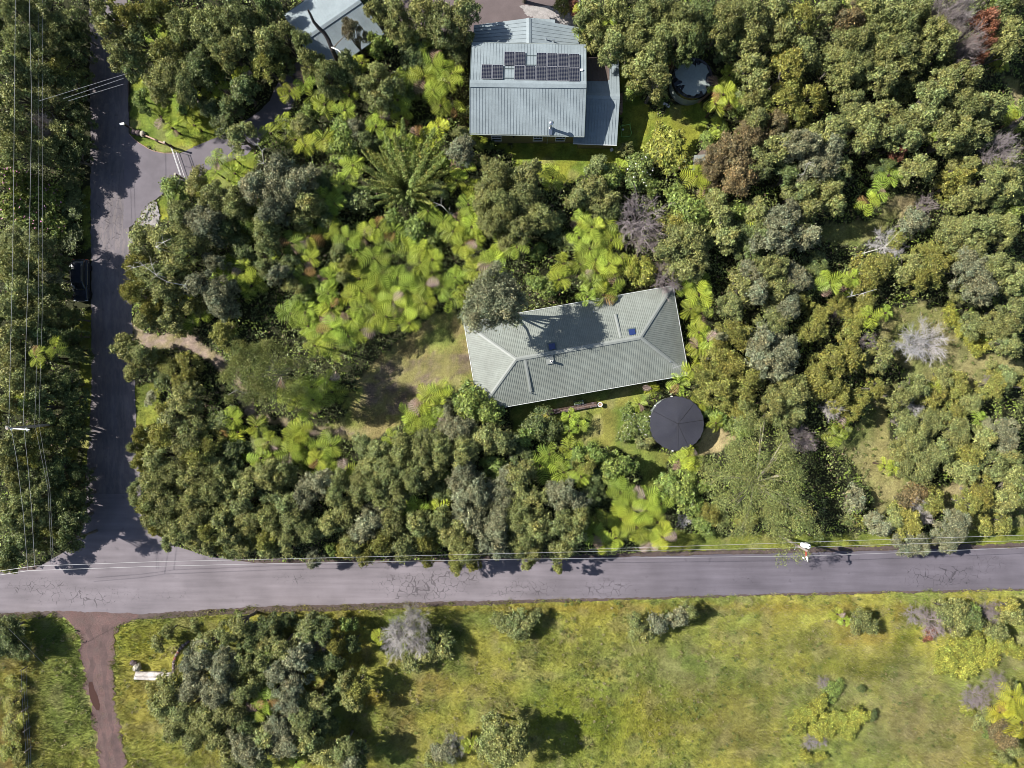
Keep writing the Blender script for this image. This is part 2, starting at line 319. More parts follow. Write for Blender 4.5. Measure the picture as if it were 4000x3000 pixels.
def in_tank(sx, sy): return ((sx-2630)**2+(sy-1650)**2 < 108**2) | ((sx-2690)**2+(sy-330)**2 < 95**2)
def zone_color(x, y):
    "-> colour (N,3), grass density (N,), forest flag (N,)"
    sx = 2000+x*F/H; sy = 1500-y*F/H
    wx = sx+(vn(x, y, 1.1, 1)-.5)*26+(vn(x, y, .4, 2)-.5)*12; wy = sy+(vn(x, y, 1.1, 3)-.5)*26+(vn(x, y, .4, 4)-.5)*12
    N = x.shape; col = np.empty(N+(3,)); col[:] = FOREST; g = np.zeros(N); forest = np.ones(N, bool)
    def put(mask, c, gd, f=False, c2=None, s=3.0, seed=5):
        cc = np.array(c)
        if c2 is not None:
            t = np.clip((vn(x, y, s, seed)*.6+vn(x, y, s*.3, seed+1)*.4-.3)/.4, 0, 1)[..., None]; cc = np.array(c)*(1-t)+np.array(c2)*t
            col[mask] = cc[mask]
        else: col[mask] = cc
        g[mask] = gd; forest[mask] = f
    field = wy > interp(ROAD_LO, wx)
    put(field, G_YEL, 1, c2=G_GRN, s=6)
    for pg in (LAWN_GATE, LAWN_GATE2, LAWN_GATE3, LAWN_HOUSE, LAWN_TRI): put(inpoly(wx, wy, pg), (.2, .21, .03), .5, c2=(.13, .18, .028), s=2.5)
    put(inpoly(wx, wy, LAWN_MID), (.12, .17, .032), .5, c2=(.19, .185, .045), s=2.6)
    put(inpoly(wx, wy, CLEAR), (.18, .2, .05), .6, c2=(.2, .165, .07), s=2)
    put(inpoly(wx, wy, CLEAR_ROCK), ROCKY, .2, c2=(.19, .175, .065), s=1.3)
    put(inpoly(wx, wy, DRIVE2), (.26, .2, .165), .05, c2=(.2, .17, .09), s=1)
    for pg in (MEADOW, MEADOW2, MEADOW3, MEADOW4): put(inpoly(wx, wy, pg), (.14, .16, .05), 1.2, c2=(.22, .2, .08), s=4)
    put(inpoly(wx, wy, DRY), G_DRY, .15)
    put(inpoly(wx, wy, PARK), (.12, .095, .09), .02)
    for pg in (VERGE_W, VERGE_W2, VERGE_E, VERGE_N): put(inpoly(wx, wy, pg), (.19, .2, .035), .8, c2=(.12, .15, .03), s=1.5)
    # patches of other growth, where the photograph shows them
    for cx, cy, rx, ry, c, k in (
        (1680, 2690, 70, 60, (.28, .18, .06), .5), (1570, 2880, 60, 50, (.3, .24, .1), .5), (1560, 2780, 50, 60, (.28, .19, .07), .5), (3290, 2470, 60, 45, (.32, .23, .05), .6), (3400, 2490, 60, 30, (.3, .2, .05), .5), (3520, 2400, 30, 40, (.22, .15, .03), .6),
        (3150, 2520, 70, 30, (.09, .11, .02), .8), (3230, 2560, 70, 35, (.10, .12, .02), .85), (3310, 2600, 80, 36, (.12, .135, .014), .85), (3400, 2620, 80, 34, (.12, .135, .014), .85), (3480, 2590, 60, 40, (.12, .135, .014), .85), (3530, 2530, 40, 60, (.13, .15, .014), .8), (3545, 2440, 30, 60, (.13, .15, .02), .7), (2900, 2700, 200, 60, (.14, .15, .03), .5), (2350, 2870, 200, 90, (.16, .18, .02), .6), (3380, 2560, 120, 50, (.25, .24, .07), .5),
        (100, 2640, 90, 300, (.24, .19, .05), .8), (50, 2900, 90, 120, (.26, .18, .06), .7), (60, 2750, 60, 80, (.1, .11, .03), .6), (230, 2700, 120, 340, (.13, .175, .045), .6), (160, 2480, 110, 70, (.12, .17, .03), .6),
        (560, 2740, 90, 160, (.24, .205, .05), .6), (520, 2500, 80, 60, (.19, .21, .03), .6), (2650, 2620, 180, 60, (.11, .16, .045), .6), (2500, 2560, 140, 60, (.17, .2, .055), .6), (2250, 2780, 200, 90, (.15, .18, .02), .7), (2700, 2800, 160, 110, (.19, .18, .03), .6),
        (2900, 2850, 120, 120, (.2, .18, .06), .6), (3050, 2500, 160, 60, (.2, .2, .05), .6), (2100, 2550, 120, 60, (.15, .19, .04), .5), (3700, 2870, 200, 130, (.2, .17, .07), .6), (3560, 2620, 80, 60, (.15, .16, .06), .6), (3500, 2800, 130, 120, (.22, .19, .09), .5), (3250, 2690, 130, 50, (.22, .21, .1), .5), (3900, 2560, 110, 60, (.17, .15, .08), .4),
        (2600, 2375, 900, 16, (.25, .2, .04), .7), (2100, 2465, 90, 40, (.13, .17, .035), .5), (1560, 2460, 120, 60, (.14, .18, .04), .6), (880, 2790, 150, 150, (.1, .1, .03), .5), (1400, 2560, 60, 50, (.27, .23, .05), .5), (1290, 2690, 60, 30, (.3, .22, .06), .6), (1455, 2730, 50, 26, (.3, .22, .04), .6),
        (2560, 1830, 130, 60, (.17, .19, .045), .5), (3750, 1420, 120, 60, (.27, .24, .12), .5), (3750, 1900, 50, 60, (.3, .24, .14), .6), (3560, 800, 70, 40, (.3, .24, .14), .7), (3960, 410, 30, 40, (.3, .24, .17), .7)):
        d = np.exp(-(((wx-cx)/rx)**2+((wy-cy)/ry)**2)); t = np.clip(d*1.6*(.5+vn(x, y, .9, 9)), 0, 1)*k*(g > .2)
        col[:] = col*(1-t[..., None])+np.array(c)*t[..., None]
    t = np.clip(((3270-wx)**2/150**2+(wy-2520)**2/105**2 < 1.5)*((3380-wx)**2/165**2+(wy-2470)**2/100**2 > 1)*1.0, 0, 1)*0
    t = np.clip((vn(x, y, 1.6, 21)-.66)*3, 0, .35)*(g > .4); col[:] = col*(1-t[..., None])+np.array((.27, .235, .12))*t[..., None]
    t = np.clip((vn(x, y, 2.3, 25)-.66)*3, 0, .4)*(g > .4); col[:] = col*(1-t[..., None])+np.array((.085, .12, .03))*t[..., None]
    f = (vn(x, y, .25, 30)*.3+.85)*(.8+.4*vn(x, y, .75, 33))*(.86+.28*vn(x, y, 2.1, 34)); col *= f[..., None]
    # track and puddle surroundings
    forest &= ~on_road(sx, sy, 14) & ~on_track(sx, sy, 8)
    cr = on_track(wx, wy, 0); mid = abs(wx-.5*(interp(TRACK_L, wy)+interp(TRACK_R, wy))-vn(x, y, 3, 70)*20+10) < 9
    g[on_road(wx, wy, 6)] = 0; g[cr] = 0; g[cr & mid & (wy > 2640) & (vn(x, y, 1.2, 71) > .35)] = .7
    e_ = on_track(wx, wy, 0) & ~on_track(wx, wy, -13); g[e_ & (vn(x, y, .6, 72) > .45)] = .6; tt = (cr & (g > 0)) | e_; col[tt] = np.array((.2, .18, .075))
    for pg in (DRIVE, HOUSE_A, HOUSE_A2, HOUSE_B, HOUSE_C, PARK): k = inpoly(sx, sy, pg); forest[k] = False; g[k] = 0
    k = in_tank(sx, sy) | ((abs(sx-330) < 52) & (abs(sy-1095) < 108)); forest[k] = False; g[k] = 0
    return col, g, forest

# ---------------------------------------------------------------- ground sheet
xs = np.concatenate([[-700, -300, -150, -95], np.arange(-76, 76.1, .36), [95, 150, 300, 700]])
ys = np.concatenate([[-700, -300, -120, -75], np.arange(-58, 58.1, .36), [75, 120, 300, 700]])
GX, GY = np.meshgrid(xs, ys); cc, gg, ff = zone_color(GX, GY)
gz = (vn(GX, GY, .8, 40)*.10+vn(GX, GY, 3, 41)*.12)*(gg > .3)-.15*(gg > .3)-.01
nx, ny = len(xs), len(ys)
me = bpy.data.meshes.new('ground'); me.vertices.add(nx*ny)
me.vertices.foreach_set('co', np.stack([GX, GY, gz], -1).astype(np.float32).ravel())
I = (np.arange(ny-1)[:, None]*nx+np.arange(nx-1)[None, :]).ravel(); Q = np.stack([I, I+1, I+1+nx, I+nx], -1).astype(np.int32)
me.loops.add(Q.size); me.loops.foreach_set('vertex_index', Q.ravel()); me.polygons.add(len(Q)); me.polygons.foreach_set('loop_start', np.arange(0, Q.size, 4, dtype=np.int32))
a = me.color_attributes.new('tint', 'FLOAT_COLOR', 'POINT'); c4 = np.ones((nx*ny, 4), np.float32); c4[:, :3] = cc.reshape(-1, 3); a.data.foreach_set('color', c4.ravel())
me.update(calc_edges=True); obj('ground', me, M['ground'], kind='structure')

# ---------------------------------------------------------------- roads
def strip(name, L_, R_, n, m, z, mt, crack=None):
    "L_, R_: functions t -> (sx, sy); a ribbon between them"
    V = []; 
    for i in range(n+1):
        a, b = L_(i/n), R_(i/n)
        for j in range(m+1):
            t = j/m; V.append(P(a[0]*(1-t)+b[0]*t, a[1]*(1-t)+b[1]*t, z))
    fs = [(i*(m+1)+j, i*(m+1)+j+1, (i+1)*(m+1)+j+1, (i+1)*(m+1)+j) for i in range(n) for j in range(m)]
    me = pyme(name, V, fs)
    va = np.array(V)
    if (me.polygons[0].normal.z < 0): me.flip_normals()
    at = me.attributes.new('crack', 'FLOAT', 'POINT')
    sx = 2000+va[:, 0]*F/H; sy = 1500-va[:, 1]*F/H; k = np.zeros(len(V))
    for cx, cy, rx, ry, s in (crack or []): k = np.maximum(k, s*np.exp(-(((sx-cx)/rx)**2+((sy-cy)/ry)**2)**2))
    at.data.foreach_set('value', k.astype(np.float32))
    return obj(name, me, mt, kind='structure')
def rag(x, s, a, seed): return (float(vn(x, 0, s, seed))-.5)*a*2
X0, X1 = -900, 4900
def lo(t, off=0, amp=2.5, seed=50): x = X0+(X1-X0)*t; return (x, interp(ROAD_LO, x)+off+rag(x, 9, amp, seed)+rag(x, 40, amp, seed+1))
def up(t, off=0, amp=2.5, seed=52): x = X0+(X1-X0)*t; return (x, interp(ROAD_UP, x)+off+rag(x, 9, amp, seed)+rag(x, 40, amp, seed+1))
lw = lambda x: 24 if x < 1500 else (24-16*min(1, (x-1500)/900))
strip('cinder_shoulder', lambda t: up(t, -17, 3, 60), lambda t: (lo(t)[0], lo(t, 0, 3, 62)[1]+lw(lo(t)[0])), 1100, 4, .008, M['shoulder'])
strip('main_road', up, lo, 1100, 12, .03, M['road'], crack=[(1640, 2290, 150, 50, 1.0), (1780, 2250, 90, 40, .8), (2060, 2300, 110, 30, .55), (2370, 2300, 110, 34, .6), (3680, 2250, 150, 40, .6), (330, 2330, 200, 35, .5), (150, 2290, 120, 30, .5), (690, 2320, 80, 20, .3), (1150, 2260, 80, 20, .35), (2900, 2260, 60, 12, .3), (3850, 2200, 90, 30, .3), (1970, 2320, 80, 20, .4)])
yy = lambda t: -900+3130*t
strip('side_road', lambda t: (interp(WEST_L, yy(t))+rag(yy(t), 14, 3, 70), yy(t)), lambda t: (interp(WEST_R, yy(t))+rag(yy(t), 14, 2.5, 71), yy(t)), 560, 8, .022, M['road_w'], crack=[(430, 900, 60, 220, .35)])
# the apron where the side road meets the main road is newer, smooth asphalt
strip('junction_apron', lambda t: (interp(WEST_L, 1930+300*t)+4, 1930+300*t), lambda t: (interp(WEST_R, 1930+300*t)-3, 1930+300*t), 60, 6, .026, M['road'])
def sheet(name, pts, z, mt, amp=2.0, step=6.0, kind='structure', parent=None):
    out = []
    for i in range(len(pts)):
        a, b = pts[i], pts[(i+1) % len(pts)]; L = math.dist(a, b); k = max(1, int(L/step))
        for j in range(k):
            t = j/k; x = a[0]+(b[0]-a[0])*t; y = a[1]+(b[1]-a[1])*t
            out.append(P(x+rag(x+y*1.7, 7, amp, 80), y+rag(x*1.3-y, 7, amp, 81), z))
    bm = bmesh.new(); vs = [bm.verts.new(v) for v in out]; es = [bm.edges.new((vs[i], vs[(i+1) % len(vs)])) for i in range(len(vs))]
    bmesh.ops.triangle_fill(bm, use_beauty=True, edges=es)
    me = bmesh_me(name, bm)
    if me.polygons and sum(p.normal.z for p in me.polygons) < 0: me.flip_normals()
    return obj(name, me, mt, parent, kind=kind)
sheet('driveway', DRIVE, .027, M['asphalt_drive'])
sheet('gravel_pull_off', GRAVEL_TRI, .006, M['gravel'], 4)
sheet('parking_court', PARK, .012, M['paving'], 4)
sheet('gravel_patch', [(2030, 20), (2150, 25), (2235, 60), (2250, 105), (2150, 90), (2060, 60)], .018, M['gravel'], 5)
def tk(tab, y, d, s): return (interp(tab, y)+d+rag(y, 10, 8, s)+rag(y, 45, 14, s+1), y)
strip('cinder_track', lambda t: tk(TRACK_L, 2378+900*t, 0, 90), lambda t: tk(TRACK_R, 2378+900*t, 0, 93), 260, 6, .012, M['cinder'])
# worn edges where the driveway meets the lawn: thin concrete kerb edge
def kerb(pts, wd=.09):
    bm = bmesh.new(); tube_bm(bm, [P(*p, .03) for p in pts], wd/2, 4); return bmesh_me('kerb', bm)
obj('kerb', kerb(poly(0, 0, '838,868 860,895 900,925 960,962 1000,980 1060,992 1120,992')), M['rail_pink'], kind='structure')
obj('kerb', kerb(poly(0, 0, '832,480 836,640 836,760 838,868')), M['stone'], kind='structure')
pud = [K(0, 2, *p) for p in seg('575,1105 600,1100 612,1150 632,1190 648,1250 645,1285 625,1285 600,1250 582,1200 574,1150')]
for da, db, y0 in ((.2, .36, 2440), (.6, .8, 2440)):
    rl = lambda t, q: (interp(TRACK_L, y0+760*t)*(1-q)+interp(TRACK_R, y0+760*t)*q+rag(y0+760*t, 30, 10, 110+q), y0+760*t)
    strip('wheel_rut', lambda t: rl(t, da+rag(t*30, 1.2, .03, 112)), lambda t: rl(t, db+rag(t*30, 1.1, .03, 114)), 160, 3, .016, M['rut'])
sheet('puddle', pud, .02, M['water'], 1.0, 3)

# ---------------------------------------------------------------- grass
def weeds(n, per, name, c0, c1, hh, seed):
    g_ = np.random.default_rng(seed); x = g_.uniform(-66, 66, n); y = g_.uniform(-50, 10, n); _, gd, fo = zone_color(x, y); k = (gd > .9) & (vn(x, y, 4, seed) > .45); x, y = x[k], y[k]; n = len(x)
    rr = np.repeat(g_.uniform(.08, .3, n), per); a = g_.uniform(0, 6.28, n*per); q = np.sqrt(g_.random(n*per)); X = np.repeat(x, per)+rr*q*np.cos(a); Y = np.repeat(y, per)+rr*q*np.sin(a)
    Zz = g_.uniform(.02, hh, n*per)*(1-.5*q); p = np.stack([X, Y, Zz], -1); nn = g_.normal(size=(n*per, 3))*.6+np.array((0, 0, .7)); nn /= np.linalg.norm(nn, axis=1)[:, None]
    r_ = g_.normal(size=(n*per, 3)); t1 = np.cross(nn, r_); t1 /= np.linalg.norm(t1, axis=1)[:, None]; t2 = np.cross(nn, t1); s = g_.uniform(.05, .13, n*per)[:, None]
    V = np.stack([p+t1*s, p+t2*s*.4, p-t1*s, p-t2*s*.4], 1).reshape(-1, 3); m = np.repeat(g_.random(n), per)[:, None]
    c = (np.array(c0)*(1-m)+np.array(c1)*m)*g_.uniform(.6, 1.5, n*per)[:, None]
    obj(name, npmesh(name, V, 4, np.repeat(c, 4, 0)), M['grass'], kind='stuff')
weeds(5200, 22, 'weeds', (.09, .13, .04), (.18, .22, .05), .45, 5)
weeds(3800, 18, 'dry_tufts', (.3, .27, .15), (.24, .2, .09), .4, 8)
def blades(n, name, x0, x1, y0, y1, hmul=1.0, wmul=1.0):
    x = rng.uniform(x0, x1, n); y = rng.uniform(y0, y1, n); col, g, fo = zone_color(x, y)
    k = rng.random(n) < np.clip(g, 0, 1); x, y, col, g = x[k], y[k], col[k], g[k]; n = len(x)
    hi = 1+1.1*np.clip(vn(x, y, .8, 101)-.5, 0, .5)*2; lean = vn(x, y, 14, 100)*2.5+.4+rng.normal(0, 1.3, n); h = (.08+.18*rng.random(n))*np.where(g > .7, hi, .35)*hmul
    z0 = -.08; ln = h*rng.uniform(.5, 1.3, n); wd = rng.uniform(.010, .024, n)*wmul
    dx, dy = np.cos(lean), np.sin(lean)
    a = np.stack([x-dy*wd, y+dx*wd, np.full(n, z0)], -1); b = np.stack([x+dy*wd, y-dx*wd, np.full(n, z0)], -1)
    t = np.stack([x+dx*ln, y+dy*ln, z0+.1+h], -1)
    V = np.stack([a, b, t], 1).reshape(-1, 3)
    tv = col*rng.uniform(.7, 1.7, n)[:, None]; dry = rng.random(n) < .12; tv[dry] = np.array((.34, .3, .17))*rng.uniform(.7, 1.1, dry.sum())[:, None]
    return obj(name, npmesh(name, V, 3, np.repeat(tv, 3, 0)), M['grass'], kind='stuff')
blades(480000, 'grass', -66, 66, -50, 50, 1.0, 1.3)
blades(330000, 'field_grass', -66, 66, -50, -25.5, 1.3, 1.3)
# ---------------------------------------------------------------- roofs and houses
def lerp(a, b, t): return tuple(a[i]*(1-t)+b[i]*t for i in range(3))
def slope(parent, A, B, Cc, D, n, mt, name='roof_panel', th=.05, rib=.03, limits=None):
    "one seam-metal slope: eave A-B, ridge D-C; n panels, each a thin slab with a raised seam on its right edge"
    A, B, Cc, D = map(Vector, (A, B, Cc, D)); nrm = (B-A).cross(D-A).normalized()
    if nrm.z < 0: nrm = -nrm
    for i in range(n):
        t0, t1 = i/n, (i+1)/n; a, b = A.lerp(B, t0), A.lerp(B, t1); d, c = D.lerp(Cc, t0), D.lerp(Cc, t1)
        ax = (b-a).normalized(); gap = ax*.004; sw = ax*.022
        bm = bmesh.new()
        def slab(q, h0, h1):
            lo_ = [bm.verts.new(p+nrm*h0) for p in q]; hi = [bm.verts.new(p+nrm*h1) for p in q]
            bm.faces.new(hi); bm.faces.new(lo_[::-1])
            for k in range(4): bm.faces.new((lo_[k], lo_[(k+1) % 4], hi[(k+1) % 4], hi[k]))
        slab([a+gap, b-gap, c-gap, d+gap], -th, 0); slab([b-gap-sw, b-gap, c-gap, c-gap-sw], .001, rib)
        o = obj(name, bmesh_me(name, bm), None, parent); o.data.materials.append(mt); 
def slab(name, pts, th, mt, parent, **k):
    n = len(pts); v = [tuple(p) for p in pts]+[(p[0], p[1], p[2]-th) for p in pts]
    f = [tuple(range(n)), tuple(range(2*n-1, n-1, -1))]+[(i, i+n, (i+1) % n+n, (i+1) % n) for i in range(n)]
    me = pyme(name, v, f)
    bm = bmesh.new(); bm.from_mesh(me); bmesh.ops.recalc_face_normals(bm, faces=bm.faces); bm.to_mesh(me); bm.free()
    return obj(name, me, mt, parent, **k)
def ridge_cap(parent, p, q, wd, mt, drop=.12, name='ridge_cap'):
    p, q = Vector(p), Vector(q); d = (q-p).normalized(); s = d.cross(Vector((0, 0, 1))).normalized()*wd
    v = []
    for e in (p, q): v += [e+Vector((0, 0, .09)), e+s+Vector((0, 0, .09-drop)), e-s+Vector((0, 0, .09-drop)), e+s+Vector((0, 0, .03-drop)), e-s+Vector((0, 0, .03-drop))]
    f = [(0, 1, 6, 5), (0, 5, 7, 2), (1, 3, 8, 6), (2, 7, 9, 4), (3, 4, 9, 8), (0, 2, 4, 3, 1), (5, 6, 8, 9, 7)]
    me = pyme(name, v, f); bm = bmesh.new(); bm.from_mesh(me); bmesh.ops.recalc_face_normals(bm, faces=bm.faces); bm.to_mesh(me); bm.free()
    return obj(name, me, mt, parent)
def prism_walls(name, pts, z0, z1, mt, parent):
    n = len(pts); z1s = z1 if hasattr(z1, '__len__') else [z1]*n
    v = [(p[0], p[1], z0) for p in pts]+[(p[0], p[1], z1s[i]) for i, p in enumerate(pts)]
    f = [(i, (i+1) % n, (i+1) % n+n, i+n) for i in range(n)]+[tuple(range(n, 2*n)), tuple(range(n-1, -1, -1))]
    me = pyme(name, v, f); bm = bmesh.new(); bm.from_mesh(me); bmesh.ops.recalc_face_normals(bm, faces=bm.faces); bm.to_mesh(me); bm.free()
    return obj(name, me, mt, parent)
def Z(x, y, h): return P(1800+x/2.7657, y/2.765, h)
def vent(parent, p, r, h, name='vent_pipe', mt=None, cap=False):
    t = obj(name, lathe(name, [(r*1.5, 0), (r*1.5, .06), (r, .08), (r, h)], 14), mt or M['steel'], parent); t.location = p
    if cap: k = obj('pipe_cap', lathe('pipe_cap', [(r*1.7, 0), (r*1.9, .12), (r*1.2, .22), (r*.3, .3)], 16), M['steel'], t); k.location = (0, 0, h)
    return t
# house A : big metal roof with solar panels ------------------------------------------------
A = thing('house', P(2060, 420, 0), 'pale green metal-roofed house at the top carrying fourteen dark solar panels', 'house')
def A_(me_obj): me_obj.parent = A; return me_obj
def rel(o, par):      # keep world placement when parenting to a moved empty
    o.parent = par; o.location = Vector(o.location)-par.location; return o
base = Vector(A.location)
def sh(p): return tuple(Vector(p)-base)
EA, RA = 4.5, 6.6
NW, NE = Z(118, 463, EA), Z(1355, 485, EA); RW, RE = Z(99, 898, RA), Z(1357, 912, RA); SW, SE = Z(98, 1442, EA), Z(1335, 1470, EA)
slope(A, sh(NW), sh(NE), sh(RE), sh(RW), 37, M['roof_green'])
slope(A, sh(SW), sh(SE), sh(RE), sh(RW), 37, M['roof_green'])
ridge_cap(A, sh(RW), sh(RE), .42, M['roof_green'], .14)
# gable trims, gutters
for p, q in ((NW, RW), (RW, SW), (NE, RE), (RE, SE)): obj('gable_trim', tube('gable_trim', [sh(p), sh(q)], .05, 4), M['roof_dark'], A)
for p, q in ((SW, SE), (NW, NE)): 
    d = -.07 if p is SW else .07
    obj('gutter', tube('gutter', [sh((p[0], p[1]+d, p[2]-.06)), sh((q[0], q[1]+d, q[2]-.06))], .06, 6), M['tank'], A)
wx0, wx1, wy0, wy1 = SW[0]+.75, SE[0]-.35, 29.97, NW[1]-.5
wall = prism_walls('wall', [sh((x, y, 0)) for x, y in ((wx0, wy0), (wx1, wy0), (wx1, wy1), (wx0, wy1))], 0, 4.35, M['wall'], A)
for x in (wx0, wx1): 
    g = prism_walls('gable_wall', [sh((x-.05, wy0, 0)), sh((x+.05, wy0, 0)), sh((x+.05, wy1, 0)), sh((x-.05, wy1, 0))], 4.3, [4.45]*4, M['wall'], A)
    g2 = pyme('gable_end', [sh((x, wy0+.3, 4.4)), sh((x, wy1-.3, 4.4)), sh((x, (RW[1]+RE[1])/2, 6.35))], [(0, 1, 2)]); o = obj('gable_end', g2, M['wall'], A)
    sm = o.modifiers.new('thick', 'SOLIDIFY'); sm.thickness = .1
def window(parent, cx, y, z0, z1, wd, panes=2, shift=(0, 0, 0)):
    fr = bmesh.new(); b = .07
    for (x, z, sx, sz) in ((cx, z0, wd+.1, b), (cx, z1, wd+.1, b), (cx-wd/2, (z0+z1)/2, b, z1-z0-b), (cx+wd/2, (z0+z1)/2, b, z1-z0-b), (cx, (z0+z1)/2, wd-b, b*.9)): box_bm(fr, x, y-.045, z, sx, .09, sz)
    for k in (1, 2): box_bm(fr, cx-wd/2+wd*k/3, y-.035, (z0+z1)/2+(z1-z0)/4, .03, .05, (z1-z0)/2-.1)
    me = bmesh_me('window', fr); me.transform(__import__('mathutils').Matrix.Translation(-Vector(shift)))
    f = obj('window', me, M['white'], parent)
    g = box('pane', cx-shift[0], y-.008-shift[1], (z0+z1)/2-shift[2], wd-b, .012, z1-z0-b); obj('pane', g, M['glass'], f)
    return f
for cx, wd in ((-1.9, 1.15), (3.15, 1.1), (5.9, 1.15)): window(A, cx, wy0, .95, 2.6, wd, shift=tuple(base))
for cx in (-4.0, 0.2): 
    l = obj('wall_lantern', box('wall_lantern', cx-base[0], wy0-.1-base[1], 2.5, .2, .2, .34), M['black'], A)
obj('downpipe', tube('downpipe', [sh((4.35, wy0-.08, 4.3)), sh((4.35, wy0-.08, .1))], .05, 6), M['tank'], A)
# solar panels on the north slope
def on_north(px, py, off):
    u = (px-109)/(1356-109); v = (py-475)/(890-475)
    a = Vector(NW).lerp(Vector(NE), u); b = Vector(RW).lerp(Vector(RE), u); p = a.lerp(b, v)
    n = (Vector(NE)-Vector(NW)).cross(Vector(RW)-Vector(NW)).normalized(); n = n if n.z > 0 else -n
    return p+n*off, n
pvs = [(a, 573+.018*(a-470), b, 713+.018*(a-470)) for a, b in ((468, 579), (584, 695), (818, 927), (933, 1043), (1049, 1161), (1167, 1281))] + \
      [(a, 716+.018*(a-580), b, 859+.018*(a-580)) for a, b in ((581, 693), (697, 809), (814, 926), (931, 1043), (1048, 1160), (1166, 1281))] + \
      [(a, 709+.018*(a-228), b, 853+.018*(a-228)) for a, b in ((228, 340), (344, 460))]
for i, (x0, y0, x1, y1) in enumerate(pvs):
    q = [on_north(x, y, .16)[0] for x, y in ((x0, y1), (x1, y1), (x1, y0), (x0, y0))]; n = on_north(x0, y0, 0)[1]
    cen = sum(q, Vector())/4; ex = (q[1]-q[0]).normalized(); ey = n.cross(ex); W_, H_ = (q[1]-q[0]).length, (q[3]-q[0]).length
    bm = bmesh.new(); box_bm(bm, 0, 0, 0, W_, H_, .04); me = bmesh_me('solar_panel', bm)
    o = obj('solar_panel', me, M['pvframe'], A)
    import mathutils
    o.matrix_basis = mathutils.Matrix.Translation(cen-base) @ mathutils.Matrix((ex, ey, n)).transposed().to_4x4()
    c = obj('cell_sheet', box('cell_sheet', 0, 0, .0225, W_-.07, H_-.07, .004), M['pv'], o)
for (x0, x1, y) in ((690, 825, 603), (690, 825, 703), (455, 590, 742), (455, 590, 840)):
    obj('mounting_rail', tube('mounting_rail', [on_north(x0, y, .1)[0]-base, on_north(x1, y, .1)[0]-base], .035, 4), M['roof_dark'], A)
obj('junction_box', box('junction_box', *(on_north(1300, 750, .12)[0]-base), .3, .22, .16), M['white'], A)
# stove pipe on the south slope
p = Vector(Z(970, 1382, 5.05))-base
vent(A, p, .15, 1.5, 'stove_pipe', cap=True)
slab('pipe_flashing', [Vector(Z(952, 1375, 5.16))-base, Vector(Z(990, 1375, 5.16))-base, Vector(Z(985, 1455, 4.67))-base, Vector(Z(950, 1455, 4.67))-base], .02, M['steel'], A)
# east wing
E = base
er, ee = 3.55, 2.5
eNW, eNE = Z(1340, 620, ee), Z(1705, 645, ee); eRW, eRE = Z(1300, 1020, er), Z(1718, 1045, er); eSW, eSE = Z(1212, 1552, ee), Z(1685, 1571, ee)
eRW = (eSW[0]+.3, eRE[1]+.2, er)
bN = lambda t: lerp(eNW, eNE, t); bR = lambda t: lerp(eRW, eRE, t)
T1 = .72
slope(A, sh(lerp(bN(T1), bR(T1), 0)), sh(eNE), sh(eRE), sh(bR(T1)), 4, M['roof_green'], rib=.035)
q0, q1 = Z(1345, 875, 3.1), Z(1606, 878, 3.1)
slope(A, sh(q0), sh(q1), sh(bR(T1)), sh(bR(.25)), 8, M['roof_green'], rib=.035)
slope(A, sh(eSW), sh(eSE), sh(eRE), sh(eRW), 15, M['roof_green'], rib=.04)
ridge_cap(A, sh(eRW), sh(eRE), .36, M['roof_green'], .12)
# brown board section, with separate boards
bA, bB, bC, bD = Z(1352, 612, 2.56), Z(1602, 618, 2.56), Z(1608, 877, 3.12), Z(1350, 872, 3.12)
for i in range(16):
    t0, t1 = i/16+.004, (i+1)/16-.004
    slab('roof_board', [sh(lerp(bA, bB, t0)), sh(lerp(bA, bB, t1)), sh(lerp(bD, bC, t1)), sh(lerp(bD, bC, t0))], .05, M['shingle'], A)
obj('eave_trim', tube('eave_trim', [sh(eSW), sh(eSE)], .05, 4), M['white'], A)
obj('eave_trim', tube('eave_trim', [sh(eNE), sh(eRE), sh(eSE)], .045, 4), M['roof_dark'], A)
prism_walls('wing_wall', [sh((x, y, 0)) for x, y in ((wx1-.02, eSE[1]+.5), (eSE[0]-.4, eSE[1]+.5), (eNE[0]-.4, eNE[1]-.4), (wx1-.02, eNE[1]-.4))], 0, 2.42, M['wall'], A)
# timber steps / deck at the east side
dk = [Z(1710, 1000, .9), Z(1748, 1000, .9), Z(1748, 1215, .9), Z(1710, 1215, .9)]
for i in range(6):
    t0, t1 = i/6+.01, (i+1)/6-.01
    slab('deck_board', [sh(lerp(dk[0], dk[3], t0)), sh(lerp(dk[1], dk[2], t0)), sh(lerp(dk[1], dk[2], t1)), sh(lerp(dk[0], dk[3], t1))], .8, M['wood'], A)
# north wing: low gable, seams run east-west
ne, nr = 2.8, 3.9
nNW, nSW = Z(140, 272, ne), Z(132, 520, ne); nNE, nSE = Z(1275, 295, ne), Z(1277, 540, ne); nN, nS = Z(735, 195, nr), Z(735, 500, nr)
slope(A, sh(nNW), sh(nSW), sh(nS), sh(nN), 7, M['roof_green'], rib=.04)
slope(A, sh(nNE), sh(nSE), sh(nS), sh(nN), 7, M['roof_green'], rib=.04)
ridge_cap(A, sh(nN), sh(nS), .3, M['roof_green'], .1)
slope(A, sh(Z(740, 192, 3.0)), sh(Z(1018, 212, 3.0)), sh(Z(1018, 255, 3.1)), sh(Z(740, 232, 3.1)), 5, M['roof_green'], rib=.03)
prism_walls('wing_wall', [sh((x, y, 0)) for x, y in ((nNW[0]+.4, nNW[1]-.3), (nNE[0]-.4, nNE[1]-.3), (nNE[0]-.4, NW[1]-.6), (nNW[0]+.4, NW[1]-.6))], 0, 2.75, M['wall'], A)
for x, y in ((925, 440), (1003, 455)): vent(A, Vector(Z(x, y, 3.3))-base, .07, .6)

